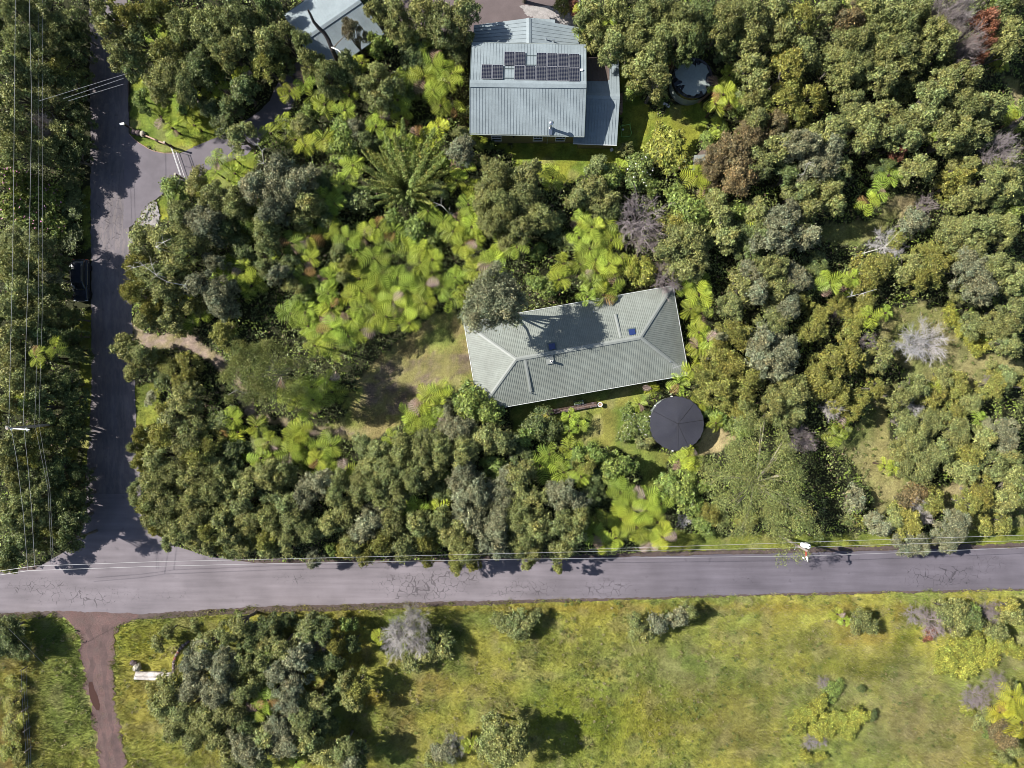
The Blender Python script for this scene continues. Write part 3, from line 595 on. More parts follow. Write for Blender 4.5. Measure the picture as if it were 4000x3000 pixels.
# house C : top-left roof -------------------------------------------------------------------
Cc_ = thing('house', P(1300, 100, 0), 'pale gabled metal roof at the top edge, crossed by a dark trunk', 'house')
base = Vector(Cc_.location)
def Y2(x, y, h): return P(1100+x/5.53, y/5.53, h)
r0, r1 = Y2(1690, 0, 4.6), Y2(395, 890, 4.6)
s0, s1 = Y2(2220, 733, 3.0), Y2(930, 1630, 3.0); n0, n1 = Y2(1345, -575, 3.0), Y2(45, 320, 3.0)
slope(Cc_, sh(s1), sh(s0), sh(r0), sh(r1), 24, M['roof_green'], rib=.04)
slope(Cc_, sh(n1), sh(n0), sh(r0), sh(r1), 24, M['roof_green'], rib=.04)
ridge_cap(Cc_, sh(r0), sh(r1), .36, M['roof_green'], .13)
for p, q in ((s0, r0), (r0, n0), (s1, r1), (r1, n1), (s1, s0), (n1, n0)): obj('roof_trim', tube('roof_trim', [sh(p), sh(q)], .05, 4), M['roof_dark'], Cc_)
cen = Vector(P(1305, 96, 0)); 
prism_walls('wall', [sh(tuple(cen+(Vector((q[0], q[1], 0))-cen)*.92)) for q in (s0, s1, n1, n0)], 0, 2.95, M['wall_brown'], Cc_)
for g in ((s0, r0, n0), (s1, r1, n1)):
    gg_ = [Vector(sh(tuple(cen+(Vector((q[0], q[1], 0))-cen)*.92)))+Vector((0, 0, z)) for q, z in zip(g, (2.9, 4.4, 2.9))]
    o = obj('gable_wall', pyme('gable_wall', gg_, [(0, 1, 2)]), M['wall_brown'], Cc_); o.modifiers.new('thick', 'SOLIDIFY').thickness = .08

# house B : long hip roof -------------------------------------------------------------------
B = thing('house', P(2250, 1360, 0), 'long low house under a grey ribbed hip roof with two blue skylights', 'house')
base = Vector(B.location)
def Y8(x, y, h): return P(1780+x*.7874, 1100+y*.788, h)
eb, rb = 2.7, 4.9
c_nw, c_ne, c_se, c_sw = Y8(44, 206, eb), P(2627, 1118, eb), P(2688, 1462, eb), P(1872, 1606, eb)
rw_, re_ = Y8(300, 384, rb), Y8(916, 276, rb)
hips = [(c_sw, c_se, re_, rw_), (c_ne, c_nw, rw_, re_), (c_nw, c_sw, rw_, None), (c_se, c_ne, re_, None)]
rib_bm = bmesh.new()
for (a, b, c, d) in hips:
    pts = [a, b, c] if d is None else [a, b, c, d]
    slab('roof_slope', [sh(p) for p in pts], .06, M['roof_grey'], B)
    # ribs: parallel lines from the eave up the slope, clipped by the hips
    a_, b_ = Vector(a), Vector(b); ax = (b_-a_); L = ax.length; ax.normalize()
    top = Vector(c); n = ax.cross(top-a_).normalized(); n = n if n.z > 0 else -n
    upv = n.cross(ax).normalized(); upv = upv if upv.z > 0 else -upv
    tri = [Vector(p) for p in pts]; loc = [((p-a_).dot(ax), (p-a_).dot(upv)) for p in tri]
    s = .1
    while s < L-.05:
        ts = []
        for i in range(len(loc)):
            (x0, y0), (x1, y1) = loc[i], loc[(i+1) % len(loc)]
            if (x0 > s) != (x1 > s): ts.append(y0+(y1-y0)*(s-x0)/(x1-x0))
        if len(ts) >= 2 and max(ts)-.1 > .1:
            p, q = a_+ax*s+n*.012-base, a_+ax*s+upv*(max(ts)-.06)+n*.012-base
            w2 = ax*.04; h2 = n*.014
            vs = [rib_bm.verts.new(v) for v in (p-w2, p-w2*.5+h2, p+w2*.5+h2, p+w2, q-w2, q-w2*.5+h2, q+w2*.5+h2, q+w2)]
            for f in ((0, 4, 5, 1), (1, 5, 6, 2), (2, 6, 7, 3), (0, 1, 2, 3), (4, 7, 6, 5)): rib_bm.faces.new([vs[i] for i in f])
        s += .222
bmesh.ops.recalc_face_normals(rib_bm, faces=rib_bm.faces)
obj('roof_rib', bmesh_me('roof_rib', rib_bm), M['roof_grey'], B, kind='stuff')
ridge_cap(B, sh(rw_), sh(re_), .24, M['roof_cap'], .07)
for p, q in ((c_nw, rw_), (c_sw, rw_), (c_ne, re_), (c_se, re_)): ridge_cap(B, sh(p), sh(q), .2, M['roof_cap'], .05, 'hip_cap')
def edge_off(p, q, d):
    p, q = Vector(p), Vector(q); u = (q-p).normalized(); nn = Vector((u.y, -u.x, 0))*d; return (p+nn-base-Vector((0, 0, .05)), q+nn-base-Vector((0, 0, .05)))
for p, q in ((c_sw, c_se), (c_se, c_ne), (c_ne, c_nw), (c_nw, c_sw)):
    a, b = edge_off(p, q, .07); obj('gutter', tube('gutter', [a, b], .05, 6), M['pipe_grey'], B)
cen = (Vector(c_nw)+Vector(c_ne)+Vector(c_se)+Vector(c_sw))/4
def inset(p, d):
    v = Vector(p)-cen; u = Vector(re_)-Vector(rw_); u.z = 0; u.normalize(); m_ = Vector((-u.y, u.x, 0)); a = v.dot(u); b = v.dot(m_)
    r = cen+u*(a-math.copysign(d, a))+m_*(b-math.copysign(d, b)); return sh((r.x, r.y, 0))
prism_walls('wall', [inset(p, .6) for p in (c_sw, c_se, c_ne, c_nw)], 0, 2.62, M['wall_brown'], B)
def onB(x, y, h): return Vector(Y8(x, y, h))-base
ang = math.atan2(re_[1]-rw_[1], re_[0]-rw_[0])
for x, y, hh in ((478, 322, 4.55), (875, 250, 4.45)):
    o = obj('skylight', box('skylight', 0, 0, 0, .72, .72, .14), M['sky_blue'], B); o.location = onB(x, y, hh+.2); o.rotation_euler = (-.26, 0, ang)
    f = obj('flashing', box('flashing', 0, 0, -.055, 1.0, 1.05, .03), M['roof_dark'], o)
t = vent(B, onB(474, 396, 4.55), .14, .85, 'stove_pipe', M['white'])
obj('flue_mouth', lathe('flue_mouth', [(.1, 0), (.1, .01)], 14), M['black'], t).location = (0, 0, .853)
o = obj('flashing', box('flashing', 0, 0, 0, .95, 1.0, .03), M['roof_cap'], B); o.location = onB(466, 388, 4.72); o.rotation_euler = (.3, 0, ang)
for (xa, ya, xb, yb, ha, hb) in ((345, 388, 372, 545, 4.78, 3.42), (790, 160, 818, 278, 3.72, 4.75)):
    ridge_cap(B, onB(xa, ya, ha), onB(xb, yb, hb), .16, M['roof_cap'], .03, 'roof_strip')
for x, y, h in ((370, 552, 3.35), (684, 150, 3.55), (1062, 397, 3.5)): vent(B, onB(x, y, h), .05, .3)
# aerial at the south-east hip
an = obj('aerial', tube('aerial', [onB(1105, 425, 3.2), onB(1105, 425, 4.3)], .025, 5), M['alu'], B)
bm = bmesh.new(); q = onB(1105, 425, 4.2)
tube_bm(bm, [q+Vector((-.7, -.1, 0)), q+Vector((.7, .35, 0))], .02, 4)
for k in range(6): c = q+Vector((-.6+.24*k, -.05+.08*k, 0)); tube_bm(bm, [c+Vector((-.12, .3, 0)), c+Vector((.12, -.3, 0))], .012, 4)
obj('aerial_rods', bmesh_me('aerial_rods', bm), M['alu'], an)

# small shed roof under the trees, right of house A
S = thing('shed', P(2735, 640, 0), 'corner of a small grey shed roof peeking from under a brown-green crown', 'shed'); base = Vector(S.location)
slope(S, sh(P(2711, 606, 2.3)), sh(P(2790, 600, 2.3)), sh(P(2795, 665, 2.5)), sh(P(2705, 668, 2.5)), 6, M['roof_grey'])
prism_walls('wall', [sh((*P(x, y, 0)[:2], 0)) for x, y in ((2718, 612), (2785, 608), (2788, 658), (2712, 660))], 0, 2.25, M['wall_brown'], S)

# ---------------------------------------------------------------- water tanks
T = thing('water_tank', P(2645, 1655, 2.4)[:2]+(0,), 'round water tank under a taut black cloth cover beside the lawn', 'water tank')
rt = 105*(H-2.4)/F
obj('tank_wall', lathe('tank_wall', [(rt-.1, 0), (rt-.1, .8), (rt-.07, .82), (rt-.07, .88), (rt-.1, .9), (rt-.1, 2.2)], 48), M['tank'], T)
bm = bmesh.new(); n = 96; cv = bm.verts.new((.05, .02, 2.72)); rings = []
for k, (f, z) in enumerate(((.2, 2.68), (.5, 2.56), (.8, 2.43), (1.0, 2.34), (1.015, 2.05))):
    ring = []
    for i in range(n):
        a = 2*math.pi*i/n; seam = 0
        rr = rt*f+(.03*math.cos(a*24) if k >= 3 else 0)+(random.uniform(-.05, .05) if k == 4 else 0)
        ring.append(bm.verts.new((rr*math.cos(a), rr*math.sin(a), z+.035*seam*(k in (1, 2, 3))+.012*math.sin(a*5+k)+(random.uniform(-.08, .06) if k == 4 else 0))))
    rings.append(ring)
for i in range(n): bm.faces.new((cv, rings[0][i], rings[0][(i+1) % n]))
for a, b in zip(rings, rings[1:]):
    for i in range(n): bm.faces.new((a[i], b[i], b[(i+1) % n], a[(i+1) % n]))
obj('cover', bmesh_me('cover', bm), M['tarp'], T)
for a in (8, 50, 152, 272, 296):
    a = R(a); pts = [(f*rt*math.cos(a), f*rt*math.sin(a), z) for f, z in ((0, 2.74), (.2, 2.70), (.5, 2.58), (.8, 2.455), (1.0, 2.37))]
    obj('cover_seam', tube('cover_seam', pts, .018, 4), M['black'], T)
for a in (100, 140, 165, 262):
    o = obj('tie_strap', box('tie_strap', rt*1.03*math.cos(R(a)), rt*1.03*math.sin(R(a)), 2.0, .12, .12, .5), M['white'], T)
T2 = thing('water_tank', P(2706, 305, 2.4)[:2]+(0,), 'shaded round tank with slack shiny black liner, right of the solar panel house', 'water tank')
r2 = 78*(H-2.4)/F
obj('tank_wall', lathe('tank_wall', [(r2-.08, 0), (r2-.08, 2.3)], 40), M['tank'], T2)
bm = bmesh.new(); rings = []; 
for f in (.02, .2, .4, .6, .8, .95, 1.02, 1.05):
    ring = []
    for i in range(72):
        a = 2*math.pi*i/72; x, y = r2*f*math.cos(a), r2*f*math.sin(a)
        z = 2.38-.25*(1-f*f)+.25*(float(vn(x+9, y+5, .7, 6))-.5)+.18*(float(vn(x+9, y+5, .3, 8))-.5)
        if f > .98: z = 2.42 if f < 1.03 else 1.9+.2*random.random()
        ring.append(bm.verts.new((x, y, z)))
    rings.append(ring)
bm.faces.new(rings[0])
for a, b in zip(rings, rings[1:]):
    for i in range(72): bm.faces.new((a[i], b[i], b[(i+1) % 72], a[(i+1) % 72]))
obj('cover', bmesh_me('cover', bm), M['tarp_wet'], T2)
fn = thing('retaining_wall', P(2734, 393, .6)[:2]+(0,), 'low wooden retaining boards angled round the shaded tank', 'retaining wall'); base = Vector(fn.location)
for p, q in (((2640, 380), (2700, 387)), ((2700, 387), (2733, 393)), ((2735, 392), (2766, 368)), ((2767, 367), (2796, 345))):
    a, b = Vector(P(*p, .5))-base, Vector(P(*q, .5))-base
    m_ = (a+b)/2; obj('board', box('board', m_.x, m_.y, .35, (b-a).length, .14, .7, math.atan2(b.y-a.y, b.x-a.x)), M['wood'], fn)
obj('post', box('post', *(Vector(P(2734, 393, .6))-base)[:2], .4, .18, .18, .85), M['wood'], fn)
o = obj('board', box('board', 0, 0, .06, .9, .38, .05, R(-25)), M['white'], label='pale board lying on the shaded grass left of the shaded tank', cat='board'); o.name = 'loose_board'; o.location = P(2603, 411, 0)
# ---------------------------------------------------------------- driveway gate, rail fence, mailbox
def Gt(x, y, z=0): return Vector(P(450+x/5.53, 450+y/5.53, z))
g0, g1 = Vector(P(691, 592)), Vector(P(727, 699))
G = thing('driveway_gate', tuple(g0), 'white tubular metal gate standing across the smooth driveway', 'gate')
d = (g1-g0); L = d.length; d.normalize()
for z, r in ((.3, .03), (1.25, .03), (1.5, .03)): obj('rail', tube('rail', [(0, 0, z), tuple(d*L+Vector((0, 0, z)))], r, 8), M['white'], G)
for t in (0.01, .5, .99): obj('upright', tube('upright', [tuple(d*L*t+Vector((0, 0, .3))), tuple(d*L*t+Vector((0, 0, 1.5)))], .028, 8), M['white'], G)
for k, (x, y, lab) in enumerate(((1212, 705, 'tall dark square post at the top end of the white gate'), (1440, 1375, 'dark gate post by the leafy tree, at the lower end of the white gate'))):
    p = Vector(P(450+x/5.53+4, 450+y/5.53, 0)); t = thing('gate_post', tuple(p), lab, 'post', 'gate posts')
    obj('shaft', box('shaft', 0, 0, 1.0, .17, .17, 2.0), M['wood_dark'], t); obj('cap', box('cap', 0, 0, 2.03, .24, .24, .06), M['stone_pale'], t)
RF = thing('rail_fence', tuple(P(566, 535, 0)), 'low curved fence with a faded pink top rail between mailbox and gate', 'fence'); base = Vector(RF.location)
top = [P(450+x/5.53, 450+y/5.53, .8) for x, y in ((615, 425), (750, 480), (895, 545), (1040, 600), (1195, 655))]
for a, b in zip(top, top[1:]):
    a, b = Vector(a)-base, Vector(b)-base; m_ = (a+b)/2; an = math.atan2(b.y-a.y, b.x-a.x)
    obj('top_rail', box('top_rail', m_.x, m_.y, .8, (b-a).length+.02, .16, .05, an), M['rail_pink'], RF)
    obj('board', box('board', m_.x, m_.y, .45, (b-a).length, .03, .55, an), M['tank'], RF)
for p in top[::2]:
    p = Vector(p)-base; obj('post', box('post', p.x, p.y, .48, .2, .2, .96), M['wood_dark'], RF)
for i, (x, y, lab) in enumerate(((400, 360, 'dark rounded boulder nearest the mailbox at the driveway mouth'), (590, 400, 'pale topped boulder at the end of the pink rail'), (500, 385, 'dark boulder between the two others by the mailbox'))):
    bm = bmesh.new(); bmesh.ops.create_icosphere(bm, subdivisions=3, radius=.38)
    for v in bm.verts: v.co *= 1+.25*(float(vn(v.co.x*3+i*5, v.co.y*3+v.co.z*2, .6, 3))-.5); v.co.z *= .8
    o = obj('boulder', bmesh_me('boulder', bm), M['stone_pale' if i == 1 else 'stone'], label=lab, cat='rock', group='boulders by the mailbox'); o.location = Gt(x, y, .15)
mb = thing('mailbox', tuple(P(498, 498, 0)), 'white oblong mailbox on a dark post at the road edge', 'mailbox')
mb.rotation_euler.z = R(6)
obj('box', box('box', 0, 0, 1.15, .58, .24, .22), M['white'], mb); obj('post', box('post', .1, 0, .52, .1, .1, 1.05), M['wood_dark'], mb)
obj('arm', tube('arm', [(.25, 0, .9), (1.0, -.5, .75)], .05, 5), M['wood_dark'], mb)

# ---------------------------------------------------------------- parked car (dark, nose towards the bottom of the picture)
car = thing('parked_car', tuple(P(331, 1098, 0)), 'black sport utility vehicle parked in the shade on the left road verge', 'car')
def loft(name, secs, mt, parent, sub=1):
    "secs: list of (y, [(x,z)...half profile from bottom centre to top centre]) mirrored"
    bm = bmesh.new(); rings = []
    for y, pr in secs:
        full = [(x, z) for x, z in pr]+[(-x, z) for x, z in reversed(pr)]
        rings.append([bm.verts.new((x, y, z)) for x, z in full])
    n = len(rings[0])
    for a, b in zip(rings, rings[1:]):
        for k in range(n): bm.faces.new((a[k], a[(k+1) % n], b[(k+1) % n], b[k]))
    bm.faces.new(rings[0][::-1]); bm.faces.new(rings[-1]); bmesh.ops.recalc_face_normals(bm, faces=bm.faces)
    me = bmesh_me(name, bm)
    for p in me.polygons: p.use_smooth = True
    o = obj(name, me, mt, parent); m = o.modifiers.new('sub', 'SUBSURF'); m.levels = m.render_levels = 2; return o
def body(w_, zt): return [(w_*.8, .32), (w_, .45), (w_*1.0, .75), (w_*.97, zt-.08), (w_*.88, zt), (.05, zt+.03)]
loft('body', [(-2.62, body(.72, .72)), (-2.55, body(.86, .82)), (-2.2, body(.96, .98)), (-1.3, body(.98, 1.05)), (-1.1, body(.98, 1.07)), (.5, body(.99, 1.07)), (2.2, body(.97, 1.06)), (2.5, body(.9, 1.0)), (2.58, body(.82, .9))], M['carpaint'], car)
def cab(w_, wt, z0, zt): return [(w_*.9, z0-.1), (w_, z0), (w_*.97, z0+.15), (wt+.04, zt-.08), (wt-.06, zt), (.05, zt+.02)]
loft('cabin_glass', [(-1.25, cab(.78, .6, 1.0, 1.12)), (-1.15, cab(.84, .66, 1.02, 1.2)), (-.45, cab(.88, .72, 1.02, 1.66)), (0, cab(.88, .73, 1.02, 1.7)), (1.9, cab(.88, .72, 1.02, 1.7)), (2.35, cab(.84, .68, 1.0, 1.45)), (2.45, cab(.8, .62, 1.0, 1.2))], M['glass'], car)
loft('roof_skin', [(-.5, [(.5, 1.64), (.66, 1.66), (.64, 1.7), (.05, 1.72)]), (-.3, [(.6, 1.68), (.72, 1.7), (.68, 1.745), (.05, 1.76)]), (1.8, [(.6, 1.68), (.72, 1.7), (.68, 1.75), (.05, 1.77)]), (2.05, [(.5, 1.62), (.66, 1.64), (.62, 1.68), (.05, 1.7)])], M['carpaint'], car)
for s in (-1, 1):
    obj('roof_rail', tube('roof_rail', [(s*.66, -.25, 1.75), (s*.68, 0, 1.82), (s*.68, 1.6, 1.82), (s*.66, 1.85, 1.74)], .022, 6), M['steel'], car)
    obj('side_trim', tube('side_trim', [(s*.985, -.9, 1.08), (s*.99, .5, 1.09), (s*.98, 2.0, 1.08)], .02, 5), M['steel'], car)
    o = obj('mirror', box('mirror', s*1.08, -.75, 1.12, .22, .14, .16), M['carpaint'], car); o.modifiers.new('b', 'BEVEL').width = .03
    for y in (-1.65, 1.55):
        wme = lathe('tyre', [(.22, -.12), (.36, -.12), (.385, -.09), (.385, .09), (.36, .12), (.22, .12)], 24); wme.transform(__import__('mathutils').Matrix.Rotation(R(90), 4, 'Y'))
        wh = obj('wheel', wme, M['black'], car); wh.location = (s*.86, y, .385)
        rme = lathe('rim', [(.02, -.1), (.21, -.1), (.22, 0), (.21, .1), (.02, .1)], 14); rme.transform(__import__('mathutils').Matrix.Rotation(R(90), 4, 'Y')); obj('rim', rme, M['steel'], wh)
    o = obj('headlight', box('headlight', s*.68, -2.5, .74, .34, .16, .16), M['lamp'], car); o = obj('tail_light', box('tail_light', s*.78, 2.5, .85, .2, .12, .3), M['orange'], car)
obj('grille', box('grille', 0, -2.6, .62, .8, .06, .22), M['steel'], car); obj('wiper', tube('wiper', [(.1, -1.22, 1.13), (.6, -.95, 1.28)], .012, 4), M['black'], car)

# ---------------------------------------------------------------- power poles and wires
pl = thing('utility_pole', P(262, 1660, 0), 'tall grey utility pole rising from the trees on the left edge', 'utility pole', 'utility poles')
HP = 11.2
obj('shaft', tube('shaft', [(0, 0, -.3), (-.02, 0, HP)], [.19, .14], 10), M['pole'], pl)
ptop = Vector(P(27, 1674, HP))-Vector(pl.location)
pl.location = Vector(P(27, 1674, HP))-Vector((-.02, 0, HP)); pl_b = Vector(pl.location)
ca = obj('crossarm', box('crossarm', .9, -.05, HP-.35, 2.6, .11, .12, R(-4)), M['white'], pl)
for x, y in ((.05, .1), (.3, -.08), (1.95, .05), (2.05, -.2)):
    o = obj('insulator', lathe('insulator', [(.03, 0), (.08, .03), (.05, .08), (.08, .12), (.03, .2)], 10), M['white'], pl); o.location = (x, y-.05, HP-.28)
o = obj('cutout', lathe('cutout', [(.05, 0), (.09, .1), (.09, .3), (.04, .4)], 10), M['steel'], pl); o.location = (.1, .25, HP-.1)
pr = thing('utility_pole', P(3048, 2093, 0), 'grey wooden utility pole with a white transformer leaning over the main road verge', 'utility pole', 'utility poles')
HR = 7.6; pr_b = Vector(pr.location)
obj('shaft', tube('shaft', [(0, 0, -.3), (0, 0, HR)], [.17, .13], 12), M['pole'], pr)
tm = obj('transformer', lathe('transformer', [(.02, 0), (.24, .02), (.26, .08), (.26, .78), (.28, .8), (.28, .86), (.2, .93), (.05, .96)], 20), M['white'], pr); tm.location = (.34, .42, HR-1.15)
tm2 = obj('transformer', lathe('transformer', [(.02, 0), (.24, .02), (.26, .08), (.26, .7), (.28, .72), (.2, .8), (.05, .83)], 20), M['white'], pr); tm2.location = (-.05, .45, HR-1.1)
obj('bracket', box('bracket', .1, .2, HR-.7, .7, .12, .08), M['steel'], pr); obj('bushing', lathe('bushing', [(.04, 0), (.07, .06), (.04, .2)], 8), M['black'], tm).location = (.02, .05, .95)
obj('crossarm', box('crossarm', 0, -.42, HR-.15, .1, .9, .11), M['orange'], pr)
for x, y in ((0, -.75), (-.35, -.82), (.05, -.95)):
    o = obj('insulator', lathe('insulator', [(.05, 0), (.1, .05), (.06, .1), (.1, .16), (.04, .26)], 10), M['white'], pr); o.location = (x, y, HR-.12)
obj('cutout', tube('cutout', [(.1, -.7, HR+.05), (.12, -1.15, HR-.1), (.2, -1.3, HR-.3)], .05, 6), M['white'], pr)
obj('jumper', tube('jumper', [(-.35, -.8, HR), (-.2, -1.1, HR-.1), (.0, -1.15, HR-.05)], .018, 4), M['alu'], pr)
obj('bracket', tube('bracket', [(0, 0, 4.9), (-.35, -.5, 5.1)], .04, 5), M['white'], pr)
def wire(pts, label, r=.017, sag=.0, name='power_line', group='overhead lines', zs=None):
    "pts: (sx, sy, z) photo positions at that height, smoothed"
    W3 = [Vector(P(*p)) for p in pts]; out = []
    for a, b in zip(W3, W3[1:]):
        for k in range(8): t = k/8; q = a.lerp(b, t); q.z -= sag*4*t*(1-t); out.append(q)
    out.append(W3[-1]); b0 = out[0].copy()
    o = obj(name, tube(name, [p-b0 for p in out], r, 5), M['alu' if r > .016 else 'wire_dark'], label=label, cat='cable', group=group); o.location = b0
def k2(ci, ri, x, y, z): return (*K(ci, ri, x, y), z)
wire([(62, -80, 9.8), k2(0, 0, 100, 0, 9.8), k2(0, 0, 95, 500, 10), k2(0, 0, 86, 1400, 10.3), k2(0, 1, 78, 200, 10.7), k2(0, 1, 57, 1085, 11.1)], 'leftmost overhead wire running up from the left pole to the top edge')
wire([(118, -80, 9.6), k2(0, 0, 190, 0, 9.7), k2(0, 0, 206, 700, 10), k2(0, 0, 188, 1640, 10.4), k2(0, 1, 175, 350, 10.6), k2(0, 1, 150, 1095, 11.0)], 'second overhead wire from the left running up from the crossarm to the top edge')
for x0, x1, lab in ((250, 245, 'left of the two low thin cables over the pink-flowered shrubs'), (275, 272, 'right of the two low thin cables over the pink-flowered shrubs')):
    wire([(x0/1.659, -60, 6.0), k2(0, 0, x0+2, 900, 6.2), k2(0, 1, x0-2, 400, 6.6), k2(0, 1, x1-20, 1090, 7.2), k2(0, 1, 310+(x0-250)*.5, 1500, 7.2), k2(0, 2, 335+(x0-250)*.5, 350, 7.2)], lab, .012)
wire([k2(0, 1, 75, 1130, 11.0), k2(0, 1, 110, 1330, 10.6), k2(0, 1, 150, 1659, 10), k2(0, 2, 180, 378, 9.2)], 'left wire running down from the left pole to the main road lines')
wire([k2(0, 1, 155, 1120, 11.0), k2(0, 1, 180, 1350, 10.6), k2(0, 1, 205, 1640, 10), k2(0, 2, 225, 348, 9.4)], 'right wire running down from the left pole to the main road lines')
wire([(-200, 2245, 9.3), k2(0, 2, 0, 382, 9.3), k2(0, 2, 225, 350, 9.4), k2(0, 2, 1000, 322, 8.9), k2(1, 2, 0, 308, 8.6), k2(1, 2, 1659, 268, 7.6), k2(2, 2, 600, 254, 7.2), k2(2, 2, 1659, 236, 6.4), k2(3, 2, 165, 232, 6.1), k2(3, 2, 800, 210, 6.4), k2(3, 2, 1659, 185, 7.0), (4150, 2103, 7.2)], 'middle overhead wire along the main road, passing the right pole below its transformer')
wire([(-200, 2262, 9.2), k2(0, 2, 0, 408, 9.2), k2(0, 2, 185, 380, 9.2), k2(0, 2, 1000, 352, 8.8), k2(1, 2, 0, 337, 8.5), k2(1, 2, 1659, 306, 7.8), k2(2, 2, 1659, 288, 7.5), k2(3, 2, 240, 285, 7.6), k2(3, 2, 900, 262, 7.6), k2(3, 2, 1659, 230, 7.8), (4150, 2130, 7.9)], 'lowest overhead wire along the main road carried by the white insulators of the right pole')
wire([k2(2, 2, 500, 241, 7.0), k2(2, 2, 1100, 222, 6.8), k2(3, 2, 0, 204, 6.6), k2(3, 2, 700, 180, 6.8), k2(3, 2, 1659, 150, 7.2), (4150, 2085, 7.4)], 'uppermost overhead wire along the right half of the main road')
for i, (a, b) in enumerate((((250, 655), (830, 475)), ((410, 640), (800, 508)), ((440, 655), (800, 545)))):
    wire([k2(0, 0, *a, 6.5), k2(0, 0, (a[0]+b[0])/2, (a[1]+b[1])/2, 5.9), k2(0, 0, *b, 5.6)], ('upper', 'middle', 'lower')[i]+' of three slanting service wires crossing the dark side road', .0165, name='service_wire', group='service wires')
o = obj('marker_post', tube('marker_post', [(0, 0, 0), (0, 0, 1.3)], .06, 8), M['green_tube'], label='short green marker post among the shaded plants left of the side road', cat='post'); o.location = P(258, 1738, 0)

# ---------------------------------------------------------------- log, stump, stone border, puddle-side things (bottom left)
def Lg(x, y, z=0): return Vector(P(480+x/3.968, 2460+y/3.967, z))
a, b = Lg(195, 715, .35), Lg(700, 715, .3)
lg = thing('fallen_log', tuple((a+b)/2*1.0), 'bleached white fallen log lying beside the tree cluster', 'log'); lg.location.z = 0; base = Vector(lg.location)
for k, (p, q, r0, r1) in enumerate(((Lg(188, 735, .32), Lg(640, 770, .22), .30, .16), (Lg(205, 690, .42), Lg(600, 690, .34), .34, .30), (Lg(560, 690, .34), Lg(755, 700, .3), .34, .28))):
    ax = q-p; n = 14; bm = bmesh.new(); rings = []
    for i in range(15):
        t = i/14; c = p.lerp(q, t)-base; r = r0+(r1-r0)*t; u = Vector((-ax.y, ax.x, 0)).normalized()
        rings.append([bm.verts.new(c+(u*math.cos(2*math.pi*j/n)+Vector((0, 0, 1))*math.sin(2*math.pi*j/n))*r*(1+.22*(float(vn(i*.25+k*7, j*1.0, 1.0, 12))-.5))) for j in range(n)])
    for r_a, r_b in zip(rings, rings[1:]):
        for j in range(n): bm.faces.new((r_a[j], r_a[(j+1) % n], r_b[(j+1) % n], r_b[j]))
    bm.faces.new(rings[0]); bm.faces.new(rings[-1][::-1]); bmesh.ops.recalc_face_normals(bm, faces=bm.faces)
    obj('timber', bmesh_me('timber', bm), M['log'], lg)
def rock(name, loc, r, mt, lab, cat, seed=1, sc3=(1, 1, .9)):
    bm = bmesh.new(); bmesh.ops.create_icosphere(bm, subdivisions=3, radius=r)
    for v in bm.verts: f = 1+.5*(float(vn(v.co.x/r*2+seed*5, v.co.y/r*2+v.co.z/r*1.5, .7, seed))-.5); v.co = Vector((v.co.x*sc3[0], v.co.y*sc3[1], v.co.z*sc3[2]))*f
    o = obj(name, bmesh_me(name, bm), mt, label=lab, cat=cat); o.location = loc; return o
rock('tree_stump', Lg(228, 580, .5), .42, M['stone_pale'], 'pale knotted stump standing above the left end of the white log', 'stump', 4, (1, 1.2, 1.5))
rock('tree_stump', Lg(165, 512, .3), .36, M['stone'], 'dark grey charred stump up and left of the pale stump', 'stump', 7, (1.1, .9, .9))
sb = thing('stone_border', tuple(Lg(790, 560, 0)), 'curved border of dark and reddish stones under the tree cluster', 'stone border'); base = Vector(sb.location)
pts = [Lg(x, y) for x, y in ((790, 650), (792, 590), (795, 520), (810, 450), (832, 390), (868, 330), (905, 285), (945, 240), (990, 205), (1040, 170))]
k = 0
for a, b in zip(pts, pts[1:]):
    for t in (.1, .4, .72):
        c = a.lerp(b, t)-base; bm = bmesh.new(); bmesh.ops.create_icosphere(bm, subdivisions=1, radius=random.uniform(.17, .25))
        for v in bm.verts: v.co *= random.uniform(.8, 1.15); v.co.z *= .8
        o = obj('stone', bmesh_me('stone', bm), M['stone_red' if k in (9, 10, 14) else 'stone' if k % 3 else 'pole'], sb); o.location = (c.x+random.uniform(-.05, .05), c.y, .12); k += 1
# dark bin lying on the road by the trees
bn = thing('rubbish_bin', K(0, 0, 0, 0)+(0,), 'dark bin lying on its side on the asphalt by the corner trees', 'bin')
bn.location = P(816, 2161, .0); bn.rotation_euler.z = R(-18)
bm = bmesh.new()
for x, w0, h0 in ((-.55, .17, .3), (.0, .22, .4), (.5, .25, .48)): pass
rings = []
for x, w0, h0 in ((-.6, .14, .28), (-.1, .2, .4), (.5, .25, .5)):
    rings.append([bm.verts.new((x, y, z)) for y, z in ((-w0, .05), (w0, .05), (w0*1.05, h0*.6), (w0*.6, h0), (-w0*.6, h0), (-w0*1.05, h0*.6))])
for a, b in zip(rings, rings[1:]):
    for j in range(6): bm.faces.new((a[j], a[(j+1) % 6], b[(j+1) % 6], b[j]))
bm.faces.new(rings[0][::-1]); bmesh.ops.recalc_face_normals(bm, faces=bm.faces)
obj('body', bmesh_me('body', bm), M['black'], bn); obj('lid', box('lid', .62, 0, .3, .05, .55, .52, R(14)), M['tank'], bn)
rock('bag', P(813, 2143, .25), .22, mat('pale_bag', (.5, .6, .7), .5), 'small pale blue bag half hidden by leaves above the dark bin', 'bag', 3, (.8, 1.2, 1))

